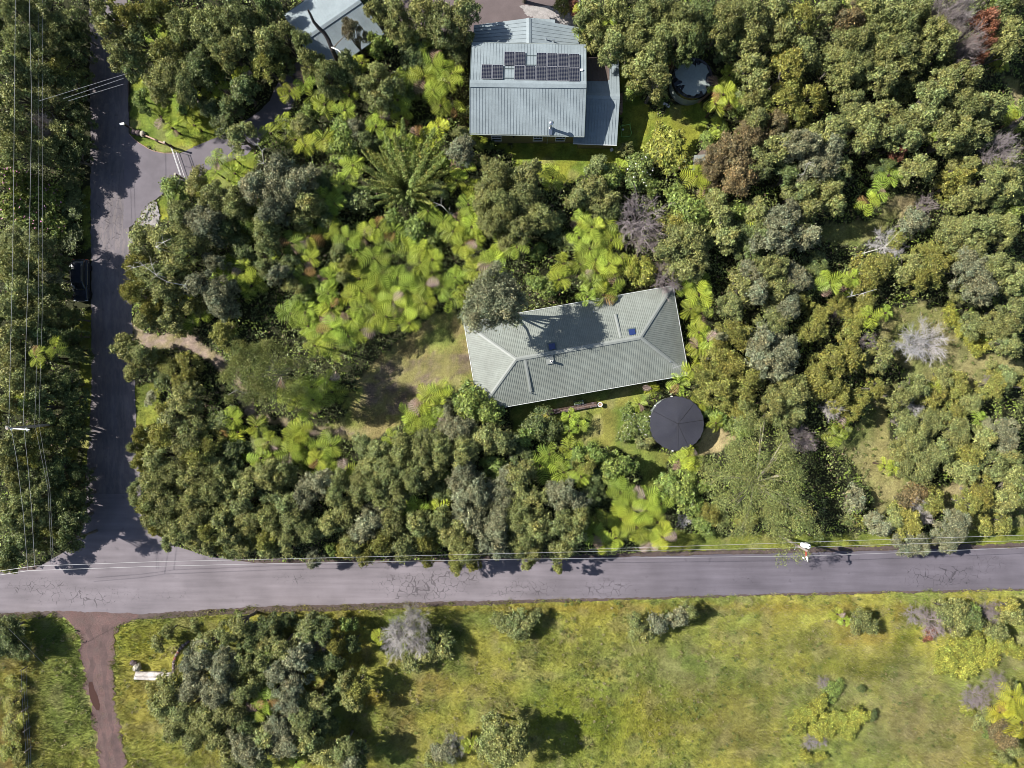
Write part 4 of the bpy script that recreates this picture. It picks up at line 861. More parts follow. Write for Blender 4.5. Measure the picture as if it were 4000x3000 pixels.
# ---------------------------------------------------------------- garden things round house B and house A
def Pn(x, y, z=0): return Vector(P(2080+x/3.735, 1530+y/3.738, z))
pb = thing('planter_bed', tuple(Pn(570, 255)), 'long narrow raised bed of brown lava stone below the long house', 'planter'); base = Vector(pb.location)
a, b = Pn(205, 312, .4), Pn(940, 182, .4); ax = (b-a); Ln = ax.length; an = math.atan2(ax.y, ax.x); nb = 20
for i in range(nb):
    for s in (-1, 1):
        c = a.lerp(b, (i+.5)/nb)-base+Vector((-math.sin(an), math.cos(an), 0))*s*.2
        obj('stone', box('stone', c.x, c.y, .2+random.uniform(-.02, .03), Ln/nb-.02, .2+random.uniform(-.03, .03), .42, an+random.uniform(-.05, .05)), M['stone' if random.random() < .5 else 'wood_dark'], pb)
c = (a+b)/2-base; obj('soil', box('soil', c.x, c.y, .18, Ln-.1, .22, .32, an), mat('brown_soil', (.16, .11, .09), .95, noise=(5, .3)), pb)
pt = thing('flower_pot', tuple(Pn(978, 186)), 'round white pot standing at the right end of the stone bed', 'pot')
obj('pot', lathe('pot', [(.2, 0), (.26, .3), (.3, .55), (.3, .6), (.23, .6), (.22, .5), (.02, .5)], 28), M['white'], pt); obj('soil', lathe('soil', [(.225, .5), (.225, .53), (.02, .56)], 16), M['wood'], pt)
bx = thing('planter_box', tuple(Pn(668, 157)), 'small oblong planter box filled with green plants beside the long house', 'planter', rz=R(8))
obj('box', box('box', 0, 0, .3, 1.15, .5, .6), M['tank'], bx)
st = P(2389, 586, 0); rock('garden_stone', (st[0], st[1], .1), .22, M['white'], 'small white stone on the shaded lawn below the solar house', 'stone', 9)
gl = thing('goal_frame', P(2446, 510, 0), 'light green tubular toy goal frame on the shaded lawn right of the house', 'goal'); base = Vector(gl.location)
def Zg(x, y, z=0): return Vector(P(2100+x/3.1725, 450+y/3.173, z))-base
pts = [Zg(1030, 135, .9), Zg(1140, 112, .9), Zg(1165, 228, .5), Zg(1140, 264, .05), Zg(1042, 270, .05), Zg(1030, 135, .9)]
for a, b in zip(pts, pts[1:]): obj('tube', tube('tube', [a, b], .04, 6), M['green_tube'], gl)
obj('tube', tube('tube', [Zg(1146, 92, 1.0), Zg(1150, 140, .0)], .04, 6), M['green_tube'], gl)
bm = bmesh.new(); bmesh.ops.create_uvsphere(bm, u_segments=14, v_segments=10, radius=.14); o = obj('ball', bmesh_me('ball', bm), M['white'], label='white ball inside the green goal frame', cat='ball'); o.location = P(2433, 506, .14)
# wire fence at the bottom left
fp = [K(0, 2, *p) for p in seg('180,1000 182,1130 190,1260 200,1390 208,1520 212,1659 216,1800')]
wf = thing('wire_fence', P(*fp[0]), 'wire fence on wooden posts between rough scrub and mown grass, bottom left', 'fence'); base = Vector(wf.location)
for p in fp: q = Vector(P(*p))-base; obj('post', tube('post', [q, q+Vector((0, 0, 1.35))], .06, 7), M['pole'], wf)
for z in (.3, .7, 1.1): obj('fence_wire', tube('fence_wire', [Vector(P(*p))-base+Vector((0, 0, z)) for p in fp], .01, 4), M['steel'], wf)
gy = [Vector(P(*K(0, 2, 60, 760), 7)), Vector(P(*K(0, 2, 290, 990), .1))]
o = obj('guy_wire', tube('guy_wire', [(0, 0, 0), tuple(gy[1]-gy[0])], .018, 4), M['alu'], label='slanting guy wire running down into the grass at the bottom left', cat='cable'); o.location = gy[0]
# ---------------------------------------------------------------- vegetation: shared meshes
def leaf_quads(p, n, s, asp=.5, bend=None):
    "p centres, n normals, s half-length -> rhombus leaves"
    N = len(p); r = rng.normal(size=(N, 3)); t1 = np.cross(n, r); t1 /= np.linalg.norm(t1, axis=1)[:, None]+1e-9
    t2 = np.cross(n, t1); s = s[:, None]
    return np.stack([p+t1*s, p+t2*s*asp, p-t1*s, p-t2*s*asp], 1).reshape(-1, 3)
def unit(v): return v/(np.linalg.norm(v, axis=1)[:, None]+1e-9)
def crown_mesh(name, Rr, Hh, nl, leaf, seed, lob=(.24, .36), flat=.5, base=.45, tilt=.55, spread=1.0, asp=.5, jit=.15, warm=.045, nlobes=None):
    "cumulus crown: leaves on the skins of many small lobes set on an uneven dome. returns mesh, lobe centres"
    g = np.random.default_rng(seed); nL = nlobes or int(14+Rr*6)
    C_ = []; ang0 = g.uniform(0, 6.28)
    ecc = g.uniform(.8, 1.0); ea = g.uniform(0, 3.14)
    out = 1+.2*np.sin(np.arange(0, 6.28, .1)*2+g.uniform(0, 6))+.18*np.sin(np.arange(0, 6.28, .1)*3+g.uniform(0, 6))+.14*np.sin(np.arange(0, 6.28, .1)*5+g.uniform(0, 6))
    tries = 0
    while len(C_) < nL and tries < 4000:
        tries += 1
        a = g.uniform(0, 6.283); q = math.sqrt(g.uniform(0, 1)); lim = out[int(a/.1) % len(out)]*.78
        x, y = Rr*lim*q*math.cos(a)*spread, Rr*lim*q*math.sin(a)*ecc*spread
        x, y = x*math.cos(ea)-y*math.sin(ea), x*math.sin(ea)+y*math.cos(ea)
        lr = Rr*g.uniform(*lob)*(1-.25*q); z = Hh*(base+(1-base)*(1-flat*q*q))-lr+g.uniform(-.12, .05)*Hh*.8
        if all((x-c[0])**2+(y-c[1])**2 > (.62*min(lr, c[3]))**2 for c in C_): C_.append((x, y, z, lr))
    C_ = np.array(C_); w_ = C_[:, 3]**2; idx = g.choice(len(C_), nl, p=w_/w_.sum())
    d = unit(g.normal(size=(nl, 3))); d[:, 2] = np.where(d[:, 2] < -.25, -d[:, 2]*.9, d[:, 2])
    ctr = C_[idx, :3]; rr = C_[idx, 3]*(1+jit*g.normal(size=nl)*.7-.25*(g.random(nl) < .25))
    bump_ = 1+.16*np.sin(d[:, 0]*7+idx)+.16*np.sin(d[:, 1]*8+idx*2.1)+.12*np.sin(d[:, 2]*9+idx)
    p = ctr+d*(rr*bump_)[:, None]*np.array((1, 1, .8))
    n = unit(d*(1-tilt)+g.normal(size=(nl, 3))*tilt*.75+np.array((0, 0, .18)))
    s = leaf*g.uniform(.6, 1.35, nl)
    V = leaf_quads(p, n, s, asp)
    lv = g.uniform(.82, 1.18, len(C_))[idx]; v = lv*np.where(g.random(nl) < .3, g.uniform(1.1, 1.9, nl), g.uniform(.45, 1.15, nl)); wv = g.normal(0, warm, len(C_))[idx]+g.normal(0, .06, nl)
    t = np.stack([v*(1+wv), v, v*(1-wv*.6)], -1); t = np.clip(t, .15, 2.6)
    pale = g.random(nl) < .03; t[pale] *= 1.5
    return npmesh(name, V, 4, np.repeat(t, 4, 0)), C_
def trunk_mesh(name, C_, Hh, Rr, seed, r0=None, limbs=8, dead=False):
    g = random.Random(seed); bm = bmesh.new(); r0 = r0 or .05*Hh*.55+.02
    fz = Hh*.32; lean = (g.uniform(-.04, .04)*Hh, g.uniform(-.04, .04)*Hh)
    tube_bm(bm, [(0, 0, -.4), (lean[0]*.3, lean[1]*.3, fz*.5), (lean[0], lean[1], fz)], [r0*1.25, r0, r0*.85], 7)
    pick = sorted(range(len(C_)), key=lambda i: g.random())[:limbs]
    for i in pick:
        x, y, z, lr = C_[i]; z2 = z+lr*.1
        m1 = (lean[0]+(x-lean[0])*.4+g.uniform(-.2, .2), lean[1]+(y-lean[1])*.4+g.uniform(-.2, .2), fz+(z2-fz)*.5)
        tube_bm(bm, [(lean[0], lean[1], fz-.1), m1, (x, y, z2)], [r0*.6, r0*.38, r0*.15], 5, False)
        for k in range(2):
            a = g.uniform(0, 6.28); tube_bm(bm, [m1, (x+lr*.8*math.cos(a), y+lr*.8*math.sin(a), z2+lr*.3)], [r0*.25, r0*.08], 4, False)
    return bmesh_me(name, bm)
VAR = {}
def variants(key, n, Rr, Hh, nl, leaf, **k):
    tk_ = k.pop('trunk', {})
    VAR[key] = []
    for i in range(n):
        me, C_ = crown_mesh(key+'_crown', Rr, Hh, nl, leaf, 1000+len(VAR)*50+i, **k); me.materials.append(M['leaf'])
        tm_ = trunk_mesh(key+'_trunk', C_, Hh, Rr, 77+i, **tk_); tm_.materials.append(M['bark_pale' if key == 'wispy' else 'bark'])
        VAR[key].append((me, tm_, Rr, Hh))
variants('big', 8, 3.3, 8.0, 10500, .125, jit=.3, lob=(.14, .27), nlobes=46, flat=.6)
variants('mid', 9, 2.2, 7.0, 5400, .118, jit=.3, lob=(.17, .3), nlobes=30, flat=.6)
variants('small', 7, 1.3, 3.2, 2400, .095, base=.3, jit=.28)
variants('broad', 5, 1.9, 4.0, 3400, .14, lob=(.2, .34), base=.3, tilt=.45, asp=.45, jit=.3)        # larger glossy leaves
variants('fine', 4, 2.4, 6.0, 7000, .105, lob=(.12, .24), flat=.7, tilt=.8, jit=.35, nlobes=46, base=.45)     # looser, horizontally layered
variants('wispy', 2, 6.0, 8.5, 34000, .1, lob=(.08, .16), flat=.45, tilt=.9, asp=.26, jit=.35, nlobes=130, base=.55, spread=1.18, trunk=dict(limbs=16, r0=.16))
variants('huge', 1, 5.0, 12.5, 30000, .13, jit=.3, lob=(.15, .25), nlobes=60, base=.72, flat=.5)
def twig_tree(name, Rr, Hh, seed, n1=16, n2=7, n3=5, thin=1.0, up_=.9, lean=(0, 0)):
    g = random.Random(seed); bm = bmesh.new()
    def rnd(s): return Vector((g.gauss(0, s), g.gauss(0, s), g.gauss(0, s)))
    tube_bm(bm, [(0, 0, -.2), (lean[0]*.4, lean[1]*.4, Hh*.3)], [.12*thin+.02, .09*thin], 6)
    o0 = Vector((lean[0]*.4, lean[1]*.4, Hh*.3))
    for i in range(n1):
        a = 2*math.pi*i/n1+g.uniform(-.3, .3); q = g.uniform(.45, 1)
        e = Vector((lean[0]+Rr*q*math.cos(a), lean[1]+Rr*q*math.sin(a), Hh*(1-.45*q*q)*g.uniform(.85, 1.0)))
        m_ = o0.lerp(e, .5)+rnd(.14*Rr)*.6+Vector((0, 0, .08*Hh)); tube_bm(bm, [o0, m_, e], [.06*thin, .035*thin, .014*thin], 4, False)
        for j in range(n2):
            t = g.uniform(.35, 1); b0 = (o0.lerp(m_, t*2) if t < .5 else m_.lerp(e, t*2-1)); d = (e-o0).normalized()*Rr*.16+rnd(.16*Rr); d.z = abs(d.z)*up_
            b1 = b0+d; tube_bm(bm, [b0, b0.lerp(b1, .5)+rnd(.03*Rr), b1], [.022*thin, .016*thin, .008*thin], 3, False)
            for k in range(n3):
                c0 = b0.lerp(b1, g.uniform(.3, 1)); c1 = c0+d*.3+rnd(.075*Rr); tube_bm(bm, [c0, c1], [.011*thin, .007*thin], 3, False)
    me = bmesh_me(name, bm); me.materials.append(M['dead']); return me
TW = [(twig_tree('branches', 2.2, 4.5, 5+i, 14, 15, 11, .75), 2.2, 4.5) for i in range(4)]           # fine grey-lilac
TWW = [(twig_tree('branches', 2.6, 4.0, 25+i, 17, 15, 11, .8), 2.6, 4.0) for i in range(3)]       # bleached, thicker
# fern frond: rib along +x, arching, pairs of drooping leaflets
def frond_mesh(seed, L=1.0):
    g = random.Random(seed); V = []; T = []; n = 8
    def rib(t): return Vector((L*(t-.12*t*t), .05*math.sin(t*3+seed)*L*t, L*(.36*t-.5*t*t)))
    for i in range(n):
        t = .13+.85*i/(n-1); c = rib(t); tw = .36*L*math.sin(math.pi*min(1, (t*.92)**.8))**.75*(1 if t < .97 else .6)+.02; wd = .030*L
        for s in (-1, 1):
            sw = .3+.3*t; e1 = c+Vector((tw*.5*sw, s*tw*.55, .035*L)); e2 = c+Vector((tw*sw*1.1, s*tw, -.06*L+g.uniform(-.02, .02)))
            dx = Vector((wd, 0, 0)); up_ = Vector((0, 0, .022*L))
            V += [c-dx, e1-dx*1.1, e1+up_, c+up_]; V += [c+up_, e1+up_, e1+dx*1.1, c+dx]
            V += [e1-dx*1.1, e2-dx*.2, e2+dx*.05, e1+up_]; V += [e1+up_, e2+dx*.05, e2+dx*.2, e1+dx*1.1]
            v = g.uniform(.8, 1.2)*(.85+.3*t); T += [(v, v, v)]*16
    for i in range(6):
        a, b = rib(i/6), rib((i+1)/6); w_ = Vector((0, .012*L*(1-i/8), 0)); V += [a-w_, b-w_, b+w_, a+w_]; T += [(.9, .75, .6)]*4
    V = np.array([tuple(v) for v in V]); me = npmesh('frond', V, 4, np.array(T)); me.materials.append(M['frond']); return me
FR = [frond_mesh(i) for i in range(5)]
def fern_trunk():
    me = tube('fern_trunk', [(0, 0, -.3), (0, 0, .5), (0, 0, 1.0)], [.13, .1, .12], 7); me.materials.append(M['fern_trunk']); return me
FT = fern_trunk()

# ---------------------------------------------------------------- where each plant stands: crop column, row, then "kind x y radius height"
PL = []
def plants(ci, ri, text, dh=None):
    for e in text.replace('\n', ' ').split(';'):
        e = e.split()
        if len(e) < 3: continue
        k, x, y = e[0], float(e[1]), float(e[2]); r = float(e[3]) if len(e) > 3 else (62 if k == 'f' else 100); h = float(e[4]) if len(e) > 4 else (3.4 if k == 'f' else 6)
        sx, sy = K(ci, ri, x, y); PL.append((k, sx, sy, r, h))
plants(0, 0, '''o 60 60 130 9;o 230 50 130 9;o 350 170 130 9;o 100 240 130 9;o 270 310 130 8;o 430 110 110 8;d 470 310 100 8;o 60 430 120 9;o 200 470 130 9;y 360 440 100 8;
o 90 620 120 9;o 280 640 130 8;d 440 560 110 8;o 60 800 120 8;l 250 800 80 9;o 390 860 120 8;d 490 740 100 8;o 80 960 130 8;o 280 960 120 8;d 450 1000 110 8;q 70 1150 110 5.5;q 200 1220 120 5.5;q 60 1330 120 5.5;q 300 1300 110 5.5;q 180 1420 120 5.5;
d 440 1190 90 7;d 460 1330 90 7;q 320 1480 100 5;o 60 1560 120 7;o 230 1600 120 7;d 430 1560 110 8;d 510 200 70 8;d 530 480 60 8;d 520 900 60 8;
o 650 60 100 8;o 690 190 110 8;o 780 330 110 8;y 830 90 130 8;y 990 60 120 8;o 880 220 100 7;y 1060 330 130 7;o 850 420 80 7;o 1150 130 130 8;o 1330 160 150 9;o 1500 90 140 9;o 1060 470 140 7;o 1200 560 120 7;d 1280 400 130 7;o 1460 300 130 8;
g 1380 430 80 4;o 1570 230 120 8;g 900 620 60 2.5;g 930 700 45 2;o 1010 590 80 6;d 1560 560 110 6;g 1190 700 60 2.5;d 1370 690 90 4;o 1540 860 100 7;d 1480 680 90 5;d 1430 780 90 4;
f 1050 760 60 2.5;f 1130 840 50 2;f 1200 740 55 2.5;f 1270 820 45 2;f 1370 600 50;f 1450 600 55;f 1500 560 50;f 1440 1060 60 3;f 1530 1040 60 3;f 1530 1130 60 3;f 1420 1130 50 3;f 1600 520 50;f 1610 1500 60;
g 1110 1220 90 3.5;o 1260 1170 85 5;o 1370 1270 120 7;o 1500 1320 130 7;s 1620 1200 120 8;o 1150 1390 120 7;s 1300 1430 140 8;o 910 1560 110 7;o 1050 1570 120 8;o 1200 1590 130 8;d 1450 1500 100 6;g 1600 1420 90 5;d 1560 1610 100 5''')
plants(1, 0, '''d 60 40 100 8;o 60 260 120 8;o 160 200 90 8;y 60 400 110 7;d 160 390 80 6;o 290 260 80 9;o 330 370 90 9;o 440 450 90 9;n 610 170 75 10;o 590 380 90 8;o 780 60 90 8;o 900 90 120 8;o 1060 80 130 8;o 1200 130 140 8;o 1340 60 110 8;o 1320 180 95 7;
o 960 200 80 7;g 800 280 80 4;g 740 230 55 4;d 1020 340 110 5;g 1180 270 80 4;d 1300 330 90 4;o 780 480 100 8;o 720 560 100 7;o 860 560 100 8;o 800 640 100 7;o 560 480 90 6;o 480 560 80 6;o 640 500 70 6;g 330 720 80 4;o 300 780 90 5;g 560 840 110 5;
s 640 830 80 5;g 550 950 110 5;d 700 900 90 5;s 1320 970 110 6;o 1330 860 60 5;g 960 620 100 4;s 150 1060 120 8;s 250 1170 140 8;s 130 1200 130 8;o 330 1310 110 7;s 100 1350 130 8;o 280 1400 90 6;o 1560 1120 120 7;o 1500 1250 110 7;o 1600 1300 130 8;
o 1540 1430 120 7;o 1620 1550 80 5;o 1490 1050 60 5;g 1030 1470 100 4;g 1150 1540 70 3;o 40 1480 100 7;o 60 1600 80 7;d 650 1290 110 3.5;g 880 1440 90 3.5;o 1180 1230 70 5;o 540 1620 70 5;d 420 1180 90 4;d 450 1420 90 4;g 1480 930 60 2;g 1420 870 60 2.2;
f 240 620;f 330 560;f 370 640;f 460 700;f 510 650;f 200 790 60;f 110 880;f 250 900;f 180 860;f 620 650;f 650 720;f 590 740;f 560 760;f 460 930;f 440 980;f 330 950;f 770 290;f 790 840;f 850 870;f 640 1090 75;f 690 1110;f 590 1140;f 570 1200;
f 1150 430 75;f 1220 420 70;f 1270 490 70;f 1090 520 75;f 1180 540 75;f 1260 570;f 1060 470;f 1160 620;f 1240 640 75;f 1200 710;f 1150 680;f 1280 700;f 940 760;f 1010 770;f 1190 850;f 1060 890 70;f 1130 900;f 1230 900;f 980 970;f 1150 970;f 1080 1000;
f 1340 1110;f 1380 1170;f 1300 1180;f 1340 1240;f 1280 1140;f 800 760;f 930 680;f 990 500;f 950 450;f 1080 300;f 1140 290;f 1250 1040;f 520 1330;f 450 1290;f 560 1260;f 350 1540 75;f 250 1590 75;f 390 1600 75;f 300 1620;f 610 1560 75;f 700 1540 75;f 740 1600;
f 660 1630;f 840 1560;f 800 1490;f 900 1510;f 1000 1610 75;f 960 1560;f 1080 1630;f 1350 1600 75;f 1400 1480 70;f 1320 1440;f 1220 1450;f 1280 1510 70;f 1600 1600 75;f 1560 1570;f 1380 1340;f 1420 1560;f 500 1390;f 1300 1630;f 1100 620;f 920 560;f 880 930;f 1220 1000;f 480 1480;f 530 1530;f 1120 1380;f 1420 1230;f 1450 920 50 2.2;f 700 440 50''')
plants(2, 0, '''r 400 20 55 3;y 330 10 60 3;o 520 60 110 8;o 680 60 130 9;o 840 110 130 9;o 960 60 130 9;o 1100 90 140 9;d 1250 80 130 8;o 1400 110 140 9;o 1560 70 140 9;o 530 200 100 7;o 680 250 120 8;o 640 330 80 7;o 800 230 130 9;o 950 200 130 9;o 1090 220 120 10;
d 1180 250 110 10;d 1420 270 110 6;o 1570 210 120 8;o 870 400 120 8;o 960 470 100 10;o 920 340 100 10;o 830 490 75 7;o 950 550 75 6;g 790 570 70 3.5;y 940 640 45 2.5;o 1560 400 100 8;o 1600 520 110 8;o 1590 610 90 7;g 1450 480 80 3.5;g 1500 670 80 3.5;
o 1600 760 100 7;b 1560 880 120 7;b 1450 970 140 7;b 1340 1040 120 6;b 1480 1120 140 7;b 1300 1130 90 5;o 1600 1040 110 7;v 1010 950 150 3;v 960 880 80 2.4;v 1080 1030 90 2.5;h 820 1100 120 4;o 740 960 50 2;o 560 1070 80 5;g 640 1150 100 4;o 520 1220 110 6;
o 600 1290 100 6;o 440 1270 90 6;d 660 1350 90 5;o 90 1130 110 7;o 80 1260 130 7;o 180 1380 120 7;o 60 1470 120 7;d 260 1450 100 4;d 350 1560 90 3.5;g 170 1620 60 3;l 830 1400 150 6.5;l 870 1530 110 5.5;g 1090 1290 110 4;g 1200 1380 140 6;o 1330 1290 90 6;
o 1350 1400 110 7;g 1480 1370 100 5;o 1170 1540 150 7;o 1070 1590 110 7;y 1080 1450 100 5;o 1400 1530 110 6;o 1600 1360 100 7;d 1500 1500 100 5;o 1620 1500 90 6;d 1550 1620 110 5;g 1270 900 60 2;g 1350 800 60 2;o 460 120 70 7;d 1100 330 80 7;g 1350 560 60 2;g 900 1190 70 3;
f 620 160 50 6;f 680 170 60 6;f 560 150 50 6;f 480 240;f 1060 380;f 780 280 50 6;f 1330 560;f 1350 640 70;f 1300 700;f 1390 700 70;f 1430 640;f 1330 830 55 2;f 1180 1160 75;f 1240 1210 70;f 1160 1210;f 1220 1250;f 1280 1240;f 265 1150 70 3;f 250 1200;f 320 1200;
f 450 1440;f 510 1490 75;f 600 1480 75;f 540 1560 75;f 640 1560 70;f 600 1620;f 500 1620 70;f 30 1620 70;f 430 1550;f 1570 1440;f 1400 500 50 3;f 700 1080 50 3;f 460 60 50 4''')
plants(3, 0, '''o 60 60 120 8;y 230 100 140 9;o 100 200 110 8;o 400 50 110 8;b 540 90 120 9;o 660 40 120 9;o 800 90 140 9;o 960 60 130 9;o 880 170 130 9;o 700 170 130 9;o 560 250 130 9;o 1080 190 130 9;o 1150 260 120 9;l 1190 40 120 10;l 1300 30 90 10;l 1310 220 120 9;l 1340 310 80 8;
r 1420 110 85 8;r 1440 180 60 8;r 1430 280 50 7;r 1380 370 50 6;o 1570 180 120 8;o 1560 290 100 8;d 1540 50 110 7;o 250 320 130 8;y 150 420 150 8;o 480 380 130 8;o 620 380 130 8;o 520 470 100 8;o 760 300 130 9;o 880 300 130 9;o 760 460 120 8;o 900 410 110 8;o 1020 330 110 8;
d 880 570 110 5;d 1110 430 80 6;o 1180 520 110 9;o 1300 480 110 9;o 1080 610 110 9;o 1330 650 130 9;o 1470 680 110 8;o 1210 650 110 8;y 130 620 130 8;y 300 620 120 8;y 200 740 110 7;o 560 640 100 7;o 540 720 90 7;b 70 790 90 7;o 640 760 120 8;o 760 730 110 8;o 880 800 130 8;
o 1000 760 120 8;o 440 820 120 8;o 1130 770 120 8;o 660 870 110 8;o 800 870 110 8;o 920 880 110 8;s 250 920 140 9;o 80 940 120 8;s 420 960 130 8;o 1250 840 120 8;o 1370 860 110 8;o 1180 910 100 8;r 860 970 70 6;o 1000 1080 110 7;d 760 1070 90 5;s 340 1080 130 8;o 470 1090 100 7;
o 230 1230 110 7;o 390 1220 120 7;o 450 1310 80 7;o 290 1340 100 7;d 130 1130 110 6;l 1560 950 110 8;o 1300 1060 90 7;y 1270 1130 100 7;y 1180 1200 90 5;o 1290 1250 110 6;o 1450 1150 110 7;o 1580 1090 110 7;o 1560 1200 110 6;d 1480 1290 100 5;o 1390 1270 90 6;g 1600 1280 80 4;
s 960 1420 110 5;l 1040 1320 70 3;g 1600 1380 80 4;o 1240 1490 120 6;o 1420 1460 130 7;o 1570 1470 120 7;s 110 1420 150 8;s 60 1550 120 8;s 250 1530 110 7;w 790 1580 100 3;y 1060 1620 90 4;y 850 1550 60 3;o 1340 1600 110 6;y 1200 1620 80 4;
f 1610 740 70 2.5;f 1580 790 60 2.5;f 740 1160 60;f 710 1250 60;f 780 1230;f 690 1290;f 620 1330;f 1300 1620 60;f 1040 900 40 5;f 1490 440 40 3;y 1500 400 50 3;g 500 590 40 3;g 1260 390 50 4''')
plants(0, 1, '''o 60 50 130 7;o 230 50 120 7;d 350 50 70 7;s 310 130 60 7;o 120 180 120 7;o 280 240 110 7;d 350 225 60 7;o 60 330 120 7;o 220 350 120 7;o 340 390 90 7;d 440 400 70 6;o 80 500 120 7;d 280 520 110 6;o 160 430 90 7;d 430 510 80 6;o 70 660 130 7;d 230 660 90 5;d 480 640 80 6;
o 90 800 120 7;o 200 770 80 7;o 220 880 110 7;d 380 830 110 7;d 470 920 90 7;o 190 940 70 6;o 60 960 90 7;d 260 1000 90 6;d 440 1040 90 6;o 70 1220 120 7;o 180 1170 90 7;y 250 1180 80 7;d 350 1160 90 5;d 490 1160 80 6;v 440 1280 45 1.5;o 60 1340 110 7;y 200 1310 100 7;d 330 1400 110 5;d 490 1400 80 6;
o 90 1450 90 7;o 200 1560 130 8;o 80 1610 100 8;o 270 1640 100 7;d 400 1580 110 6;d 500 1560 80 6;f 420 600 60 4;f 340 660 60 4;f 390 700 60 4;f 440 650 60 4;f 190 930 50 5;
y 860 50 100 7;o 960 120 110 8;y 860 230 110 8;o 1050 250 120 8;y 980 330 100 7;o 1120 100 100 7;o 1090 420 110 7;o 940 420 85 7;o 1230 330 80 6;s 1280 180 110 8;s 1400 250 130 8;s 1430 350 90 7;g 1190 470 50 3;o 780 590 95 6;o 880 620 90 6;o 860 740 75 5;y 990 660 70 4;y 1090 720 90 4;y 1190 690 90 4;
d 1040 790 80 4;y 1160 830 100 5;o 1180 940 120 6;s 970 920 50 1.5;y 1050 1000 70 4;o 1110 1070 110 6;y 1050 1160 120 7;y 900 1170 75 6;o 1200 1180 130 7;o 1000 1320 110 7;y 900 1330 80 6;o 1100 1400 130 7;y 1270 1290 130 7;o 1000 1490 120 7;o 1230 1430 130 7;y 1350 1200 110 6;o 960 1600 80 7;o 1080 1600 120 7;
o 1230 1590 120 7;o 1400 1370 120 6;o 1360 1530 120 7;o 1590 1480 110 7;o 1560 1610 110 7;d 1430 1080 110 5;d 1500 1250 110 5;d 1520 1380 90 5;o 1480 1560 90 6;s 1370 40 80 7;y 1430 500 110 5;
f 1190 30;f 1260 60;f 1600 110 70;f 1640 200 70;f 1450 1110;f 1550 1140;f 1600 1190;f 1480 1180;f 1480 60;f 1570 40;f 1400 1590;f 1190 280;f 1230 400;f 1330 400;f 1400 430;f 1450 160;f 1540 1050;f 1560 1270''')
plants(1, 1, '''i 30 760 300 12;o 60 70 90 7;s 130 100 90 7;o 190 60 80 6;g 330 250 80 4;g 400 160 80 4;o 250 180 80 5;g 280 290 70 4;o 560 150 60 5;s 1550 280 250 14.5;g 1400 950 130 5;g 1510 1010 110 5;g 1330 930 80 4;s 1230 1050 70 4;s 1300 1130 120 6;w 1140 1190 80 3.5;
o 690 1240 80 5;o 780 1260 100 6;o 930 1250 120 7;o 1070 1280 120 7;o 1200 1270 120 7;o 1350 1270 130 7;o 1480 1180 110 6;o 1590 1200 110 6;o 860 1400 130 7;o 1000 1420 130 7;o 1110 1400 100 6;g 1210 1400 80 4;o 730 1390 100 6;o 660 1500 120 7;s 420 1480 110 7;s 310 1560 120 7;o 520 1540 120 7;
o 760 1520 130 7;o 890 1560 110 7;o 70 1430 130 7;o 180 1400 100 6;d 100 1540 110 6;o 200 1620 110 7;g 1540 1360 100 4;s 1330 1420 120 7;s 1410 1530 130 8;s 1330 1590 100 7;s 1600 1560 120 7;s 1600 1440 90 6;d 1200 1530 90 4;g 1560 1450 70 4;y 600 30 80 5;d 700 300 50 3;o 40 1230 100 4;d 30 1130 90 4;
f 690 40 75;f 780 30 75;f 370 30;f 440 60;f 670 150 80;f 740 130 75;f 830 120 75;f 780 210 80;f 850 220 75;f 700 240 75;f 930 150 75;f 970 140;f 910 100;f 1070 50 70;f 1100 190 70;f 1140 110;f 1050 250 75;f 1100 310 70;f 980 250 75;f 900 300 75;f 1000 60 70;f 620 270;f 560 290;f 640 340 75;f 700 340;
f 780 390 75;f 720 430;f 620 410;f 550 430;f 860 400 75;f 930 400;f 960 350 75;f 880 450;f 250 380 75;f 330 370;f 300 440 70;f 360 460;f 430 400 75;f 230 440;f 430 500 80;f 520 480 70;f 470 560 80;f 560 510 75;f 420 590;f 520 600 75;f 600 520 75;f 560 640 75;f 450 660 70;f 680 480 70;f 640 560;
f 1430 90 75;f 1500 110;f 1460 60;f 1530 50 70;f 1350 260;f 1300 310;f 1210 200;f 1290 140;f 1200 90;f 1260 280;f 380 850 75;f 440 820 75;f 490 880 75;f 330 900;f 400 930 75;f 300 860;f 250 930;f 450 970 70;f 350 990;f 220 1000;f 520 940;f 490 800;f 280 1000;f 200 860;
f 290 1120;f 340 1160 70;f 250 1190 75;f 320 1240 80;f 240 1270 75;f 360 1290 75;f 420 1310;f 290 1330 70;f 500 1220 75;f 560 1240 70;f 470 1380 75;f 540 1350 75;f 580 1400 70;f 420 1410 70;f 100 1200;f 520 1430;f 170 1200;f 1140 900 70 3;f 1200 880 70 3;f 1100 940 60 3;f 1060 1040 85;f 1000 1010 70 3;
f 1160 980 70;f 1110 1090 70;f 1030 1090;f 1180 1050;f 1240 910 55 3;f 990 1160;f 880 1180 50 2;f 1060 1640 70;f 1120 1600 70;f 980 1580;f 1180 1630;f 60 1300;f 30 1100;f 100 30;f 1150 30;f 480 250;f 500 340;f 1000 440 55 3;f 820 300;f 1170 260;f 560 60;f 620 90;f 470 150;f 330 130''')
